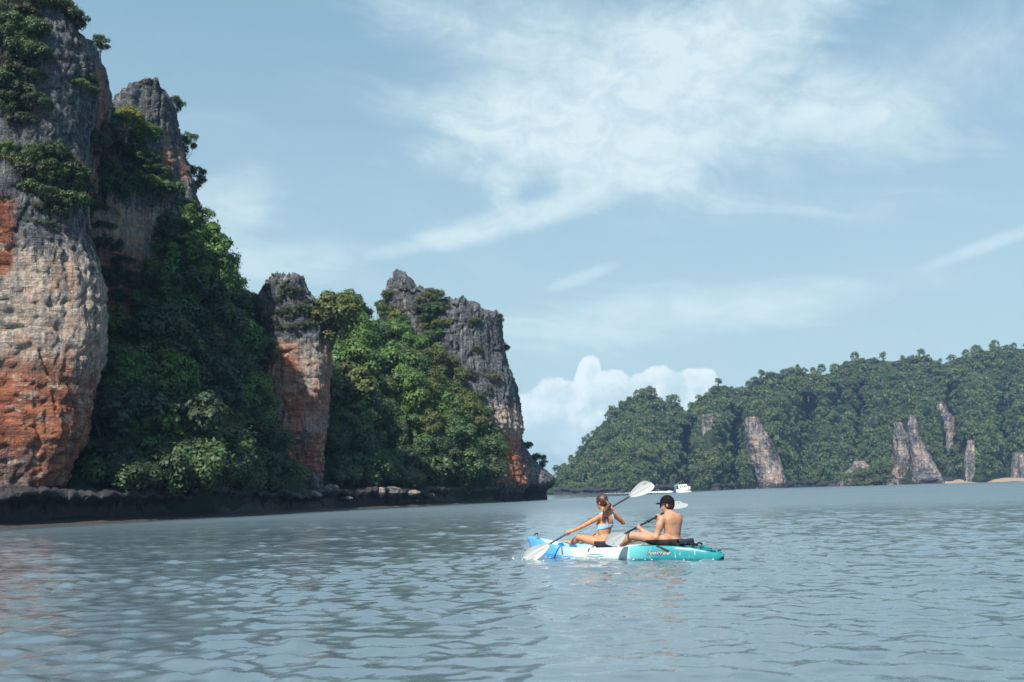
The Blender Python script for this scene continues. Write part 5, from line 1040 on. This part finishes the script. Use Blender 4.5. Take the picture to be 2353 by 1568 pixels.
def paddle(tip_a, tip_b, label, roll_a, roll_b, drip=None, grips=(), blade=0.47, wid=0.105):
    """tip_a / tip_b: blade tips; blades are dished spoons with a centre rib; roll = direction the blade face looks"""
    tip_a, tip_b = np.array(tip_a), np.array(tip_b); L = np.linalg.norm(tip_b - tip_a); d = (tip_b - tip_a) / L
    root = empty('paddle', (tip_a + tip_b) / 2); root['label'] = label; root['category'] = 'paddle'; o = (tip_a + tip_b) / 2
    blk = bpy.data.materials.get('paddle_shaft') or simple('paddle_shaft', (0.012, 0.013, 0.018), 0.35, 0.1); gry = bpy.data.materials.get('paddle_blade') or simple('paddle_blade', (0.31, 0.335, 0.345), 0.45, 0.06)
    a, b = tip_a + d * (blade - 0.03), tip_b - d * (blade - 0.03); pts = [a + (b - a) * t - o for t in np.linspace(0, 1, 12)]
    sh = obj('shaft', mesh_from('shaft', *tube(pts, [0.0155] * 12, 12), blk), root)
    for t in (0.5,): c = a + (b - a) * t - o; obj('joint_ring', mesh_from('joint_ring', *tube([c - d * .012, c - d * .01, c + d * .01, c + d * .012], [0.016, 0.026, 0.026, 0.016], 14), blk), sh)
    for t in grips: c = a + (b - a) * t - o; obj('drip_ring', mesh_from('drip_ring', *tube([c - d * .012, c - d * .004, c + d * .004, c + d * .012], [0.016, 0.038, 0.038, 0.016], 14), blk), sh)
    for tip, dr, roll in ((tip_a, d, roll_a), (tip_b, -d, roll_b)):
        n = unit(np.array(roll) - dr * np.dot(roll, dr)); w = np.cross(dr, n); V = []; nl, nw = 22, 13
        for side in (1, -1):
            for i in range(nl):
                t = i / (nl - 1)                       # 0 tip .. 1 throat
                wt = wid * (math.sin(math.pi * min(1, (t * 0.93 + 0.045)) ** 0.62) ** 0.75) if t < 0.93 else 0
                wt = max(wt, 0.017) if t > 0.5 else wt
                for j in range(nw):
                    q = -1 + 2 * j / (nw - 1); rib = 0.010 * math.exp(-(q / 0.14) ** 2) * (0.4 + 0.6 * t) + (0.006 * t ** 6)
                    skew = 0.028 * q * (1 - t) * 1.6
                    z = -0.035 * (1 - t) * (1 - 0.3 * q * q) * 1.0 + 0.012 * q * q
                    V.append(tip - o + dr * (t * blade + max(0, skew) * 1.0) + w * (q * wt) + n * (z + side * (0.003 + rib * (1 if side > 0 else 0.6)) * (1 - 0.9 * q ** 8)))
        V = np.array(V); F = grid_faces(nl, nw); F2 = F[:, ::-1] + nl * nw
        bl = obj('blade', mesh_from('blade', V, np.concatenate([F, F2]), gry), root)
        # small printed mark near the tip
        mk = []
        for k_ in range(4):
            c0 = tip - o + dr * (0.09 + 0.016 * k_) + w * wid * 0.42 + n * 0.012; mk.append((np.array([c0, c0 + dr * 0.009 + w * 0.002, c0 + dr * 0.009 + w * 0.012, c0 + w * 0.010]) - n * (0.028 - .01 * 0.2 * k_), np.array([[0, 1, 2, 3]])))
        Vm, Fm = merge(mk); obj('printed_mark', mesh_from('printed_mark', Vm + n * 0.006, Fm, bpy.data.materials.get('mark_ink') or simple('mark_ink', (0.05, 0.05, 0.055), 0.6)), bl)
    root.location = tuple(o); return root
gl, gr = build_woman(); d = unit(gr - gl)
paddle(gl - d * 0.80, gr + d * 0.83, 'black paddle with grey blades slanting across the woman, one blade in the water', (0.15, -1.0, 0.25), (-0.05, -1.0, 0.15))
gl, gr = build_man(); d = unit(gr - gl)
paddle(gl - d * 0.80, gr + d * 0.85, 'black paddle with pale grey blades held by the man, one blade behind his head', (0.25, -0.85, 0.35), (-0.35, -0.7, 0.2), grips=(0.72,))

# ------------------------------------------------------------------ speedboat
def build_boat():
    Yb = 330.0; c = at(1572, 1134, Yb); hd = math.radians(-22); L = 4.9
    bt = empty('speedboat', (c[0], Yb, 0.05), 0); bt.scale = (0.92, 0.92, 1.15); bt.rotation_euler = (0, math.radians(-6.5), hd); tag(bt, 'small white cabin speedboat with a pale blue canopy racing right off the far island', 'boat')
    wht = simple('boat_gelcoat', (0.78, 0.77, 0.70), 0.3, 0.05); gls = simple('boat_glass', (0.02, 0.03, 0.035), 0.08); drk = simple('boat_keel', (0.01, 0.03, 0.05), 0.4); blu = simple('boat_canopy', (0.30, 0.58, 0.78), 0.6)
    xs = np.linspace(-L / 2, L / 2, 26); rows, keel = [], []
    for x in xs:
        t = (x + L / 2) / L; w = 1.05 * (1 - max(0, (t - 0.45) / 0.55) ** 2.4) + 0.01; g = 0.75 + 0.45 * t ** 2; kz = -0.30 + 0.75 * max(0, (t - 0.6) / 0.4) ** 2.2; ch = kz + (0.22 + 0.2 * t)
        half = [(0, kz), (0.55 * w, kz + 0.6 * (ch - kz)), (0.82 * w, ch), (0.9 * w, ch + 0.05), (0.98 * w, (ch + g) / 2), (w, g), (0.93 * w, g + 0.02), (0, g + 0.05)]
        rows.append([(x, y, z) for y, z in half] + [(x, -y, z) for y, z in half[-2:0:-1]])
    A = np.array(rows); nr, nc = A.shape[:2]; F = grid_faces(nr, nc, True).tolist(); F += [list(range(nc)), list(range((nr - 1) * nc, nr * nc))[::-1]]
    me = mesh_from('hull', A.reshape(-1, 3), F, wht); me.materials.append(drk)
    for p in me.polygons:
        if p.center.z < 0.0: p.material_index = 1
    obj('hull', me, bt)
    def box(name, pts, mat, parent): return obj(name, mesh_from(name, np.array(pts), [(3, 2, 1, 0), (4, 5, 6, 7), (0, 1, 5, 4), (1, 2, 6, 5), (2, 3, 7, 6), (3, 0, 4, 7)], mat, False), parent)
    def prism(x0, x1, x0t, x1t, w, wt, z0, z1): return [(x0, -w, z0), (x1, -w, z0), (x1, w, z0), (x0, w, z0), (x0t, -wt, z1), (x1t, -wt, z1), (x1t, wt, z1), (x0t, wt, z1)]
    cab = box('cabin', prism(-1.5, 2.1, -1.5, 1.3, 0.85, 0.72, 0.8, 1.85), wht, bt)
    box('roof', prism(-1.75, 1.5, -1.7, 1.2, 0.82, 0.70, 1.86, 1.98), wht, bt); box('canopy', prism(-2.9, -0.7, -2.8, -0.9, 0.85, 0.75, 1.99, 2.07), blu, bt)
    for s in (-1, 1):
        for x in (-1.2, -0.45, 0.35, 1.0):
            y0, y1 = s * 0.83, s * 0.765; ww = 0.55 if x < 0.9 else 0.45
            box('window', [(x, y0 - .02, 1.15), (x + ww, y0 - .02, 1.15), (x + ww, y0 + .02, 1.15), (x, y0 + .02, 1.15), (x, y1 - .02, 1.65), (x + ww * .85, y1 - .02, 1.65), (x + ww * .85, y1 + .02, 1.65), (x, y1 + .02, 1.65)], gls, cab)
        box('canopy_post', prism(-2.75, -2.65, -2.75, -2.65, 0.04, 0.04, 0.8, 2.0), blu, bt).location.y = s * 0.75
    box('windscreen', [(2.02, -.6, 1.02), (2.06, -.6, 1.02), (2.06, .6, 1.02), (2.02, .6, 1.02), (1.44, -.52, 1.72), (1.50, -.52, 1.72), (1.50, .52, 1.72), (1.44, .52, 1.72)], gls, cab)
    obj('mast', mesh_from('mast', *tube([(-1.6, 0, 1.95), (-1.6, 0, 2.65)], [0.07, 0.05], 8), wht), bt)
    eng = box('outboard_engine', prism(-3.4, -2.95, -3.35, -3.0, 0.28, 0.22, 0.2, 1.0), drk, bt)
    # foam: low tumbling heaps behind the stern
    rng = np.random.default_rng(5); foam = simple('sea_foam', (0.80, 0.84, 0.86), 0.9, 0.05); parts = []
    fx, fy = math.cos(hd), math.sin(hd); n1, n2 = 7, 10; ph = np.linspace(-0.2, 1.5, n1); th = np.linspace(0, 2 * math.pi, n2, endpoint=False)
    D = np.stack([np.cos(ph)[:, None] * np.cos(th), np.cos(ph)[:, None] * np.sin(th), np.repeat(np.sin(ph)[:, None], n2, 1)], -1).reshape(-1, 3)
    for k in range(80):
        t = rng.random() ** 1.2; s = -4.6 - 22 * t; side = rng.normal() * (0.5 + 1.3 * t); r = (0.45 - 0.25 * t) * rng.uniform(0.6, 1.5); hz = (0.30 * (1 - t) ** 2 + 0.04) * rng.uniform(0.5, 1.2)
        rr = 1 + 0.4 * fbm(D * 1.5 + k * 3.3, 2); V = D * rr[:, None] * [r * 1.6, r, hz]; V += [c[0] + fx * s - fy * side, Yb + fy * s + fx * side, 0.0]; parts.append((V, grid_faces(n1, n2, True)))
    for k in range(24):
        t = rng.random(); V = D * [0.5, 0.3, 0.16] * rng.uniform(.6, 1.3); V += [c[0] + fx * (-1.5 + 3.6 * t) + fy * 1.2, Yb + fy * (-1.5 + 3.6 * t) - fx * 1.2, 0.02]; parts.append((V, grid_faces(n1, n2, True)))
    V, F = merge(parts); tag(obj('wake_foam', mesh_from('wake_foam', V, F, foam)), 'white wake foam trailing left of the speedboat', 'foam', kind='stuff')
build_boat()

# ------------------------------------------------------------------ flecks of foam along the hull and drops off the blades
def flecks():
    rng = np.random.default_rng(9); n1, n2 = 5, 7; ph = np.linspace(-1.4, 1.5, n1); th = np.linspace(0, 2 * math.pi, n2, endpoint=False); parts = []
    D = np.stack([np.cos(ph)[:, None] * np.cos(th), np.cos(ph)[:, None] * np.sin(th), np.repeat(np.sin(ph)[:, None], n2, 1)], -1).reshape(-1, 3); F = grid_faces(n1, n2, True)
    for k in range(26):
        xx = rng.uniform(-1.55, 1.6); p = kworld(xx, kst(xx, 1) * rng.uniform(1.0, 1.12) + 0.01, 0.012); parts.append((D * [rng.uniform(.006, .02), rng.uniform(.006, .012), .005] + p, F))
    for k in range(16):
        p = at(1212, 1278, 16.1) * [1, 1, 0] + np.array([rng.normal() * 0.16, rng.normal() * 0.12, abs(rng.normal()) * 0.035]); parts.append((D * rng.uniform(.004, .010) + p, F))
    for k in range(6):
        p = J(1512 + rng.uniform(0, 60), 150 + rng.uniform(-5, 70), 16.5); parts.append((D * rng.uniform(.002, .004) + p, F))
    V, Fq = merge(parts); tag(obj('splash_foam', mesh_from('splash_foam', V, Fq, bpy.data.materials['sea_foam'])), 'tiny white foam flecks and drops round the kayak and the dipping blade', 'foam', kind='stuff')
flecks()
# ------------------------------------------------------------------ haze
hv = [(-2000, -800, -3), (2000, -800, -3), (2000, 2000, -3), (-2000, 2000, -3), (-2000, -800, 100), (2000, -800, 100), (2000, 2000, 100), (-2000, 2000, 100)]
hm = bpy.data.materials.new('haze_air'); hm.use_nodes = True; hm.node_tree.nodes.clear(); H = NT(hm.node_tree)
vol = H.n('ShaderNodeVolumePrincipled'); vol.inputs['Color'].default_value = (0.36, 0.62, 1.0, 1); vol.inputs['Density'].default_value = 0.0002; vol.inputs['Anisotropy'].default_value = 0.2
ho = H.n('ShaderNodeOutputMaterial'); hm.node_tree.links.new(vol.outputs[0], ho.inputs['Volume'])
hme = mesh_from('haze', hv, [(3, 2, 1, 0), (4, 5, 6, 7), (0, 1, 5, 4), (1, 2, 6, 5), (2, 3, 7, 6), (3, 0, 4, 7)], hm, False)
tag(obj('haze', hme), 'thin pale sea haze over the bay', kind='stuff')
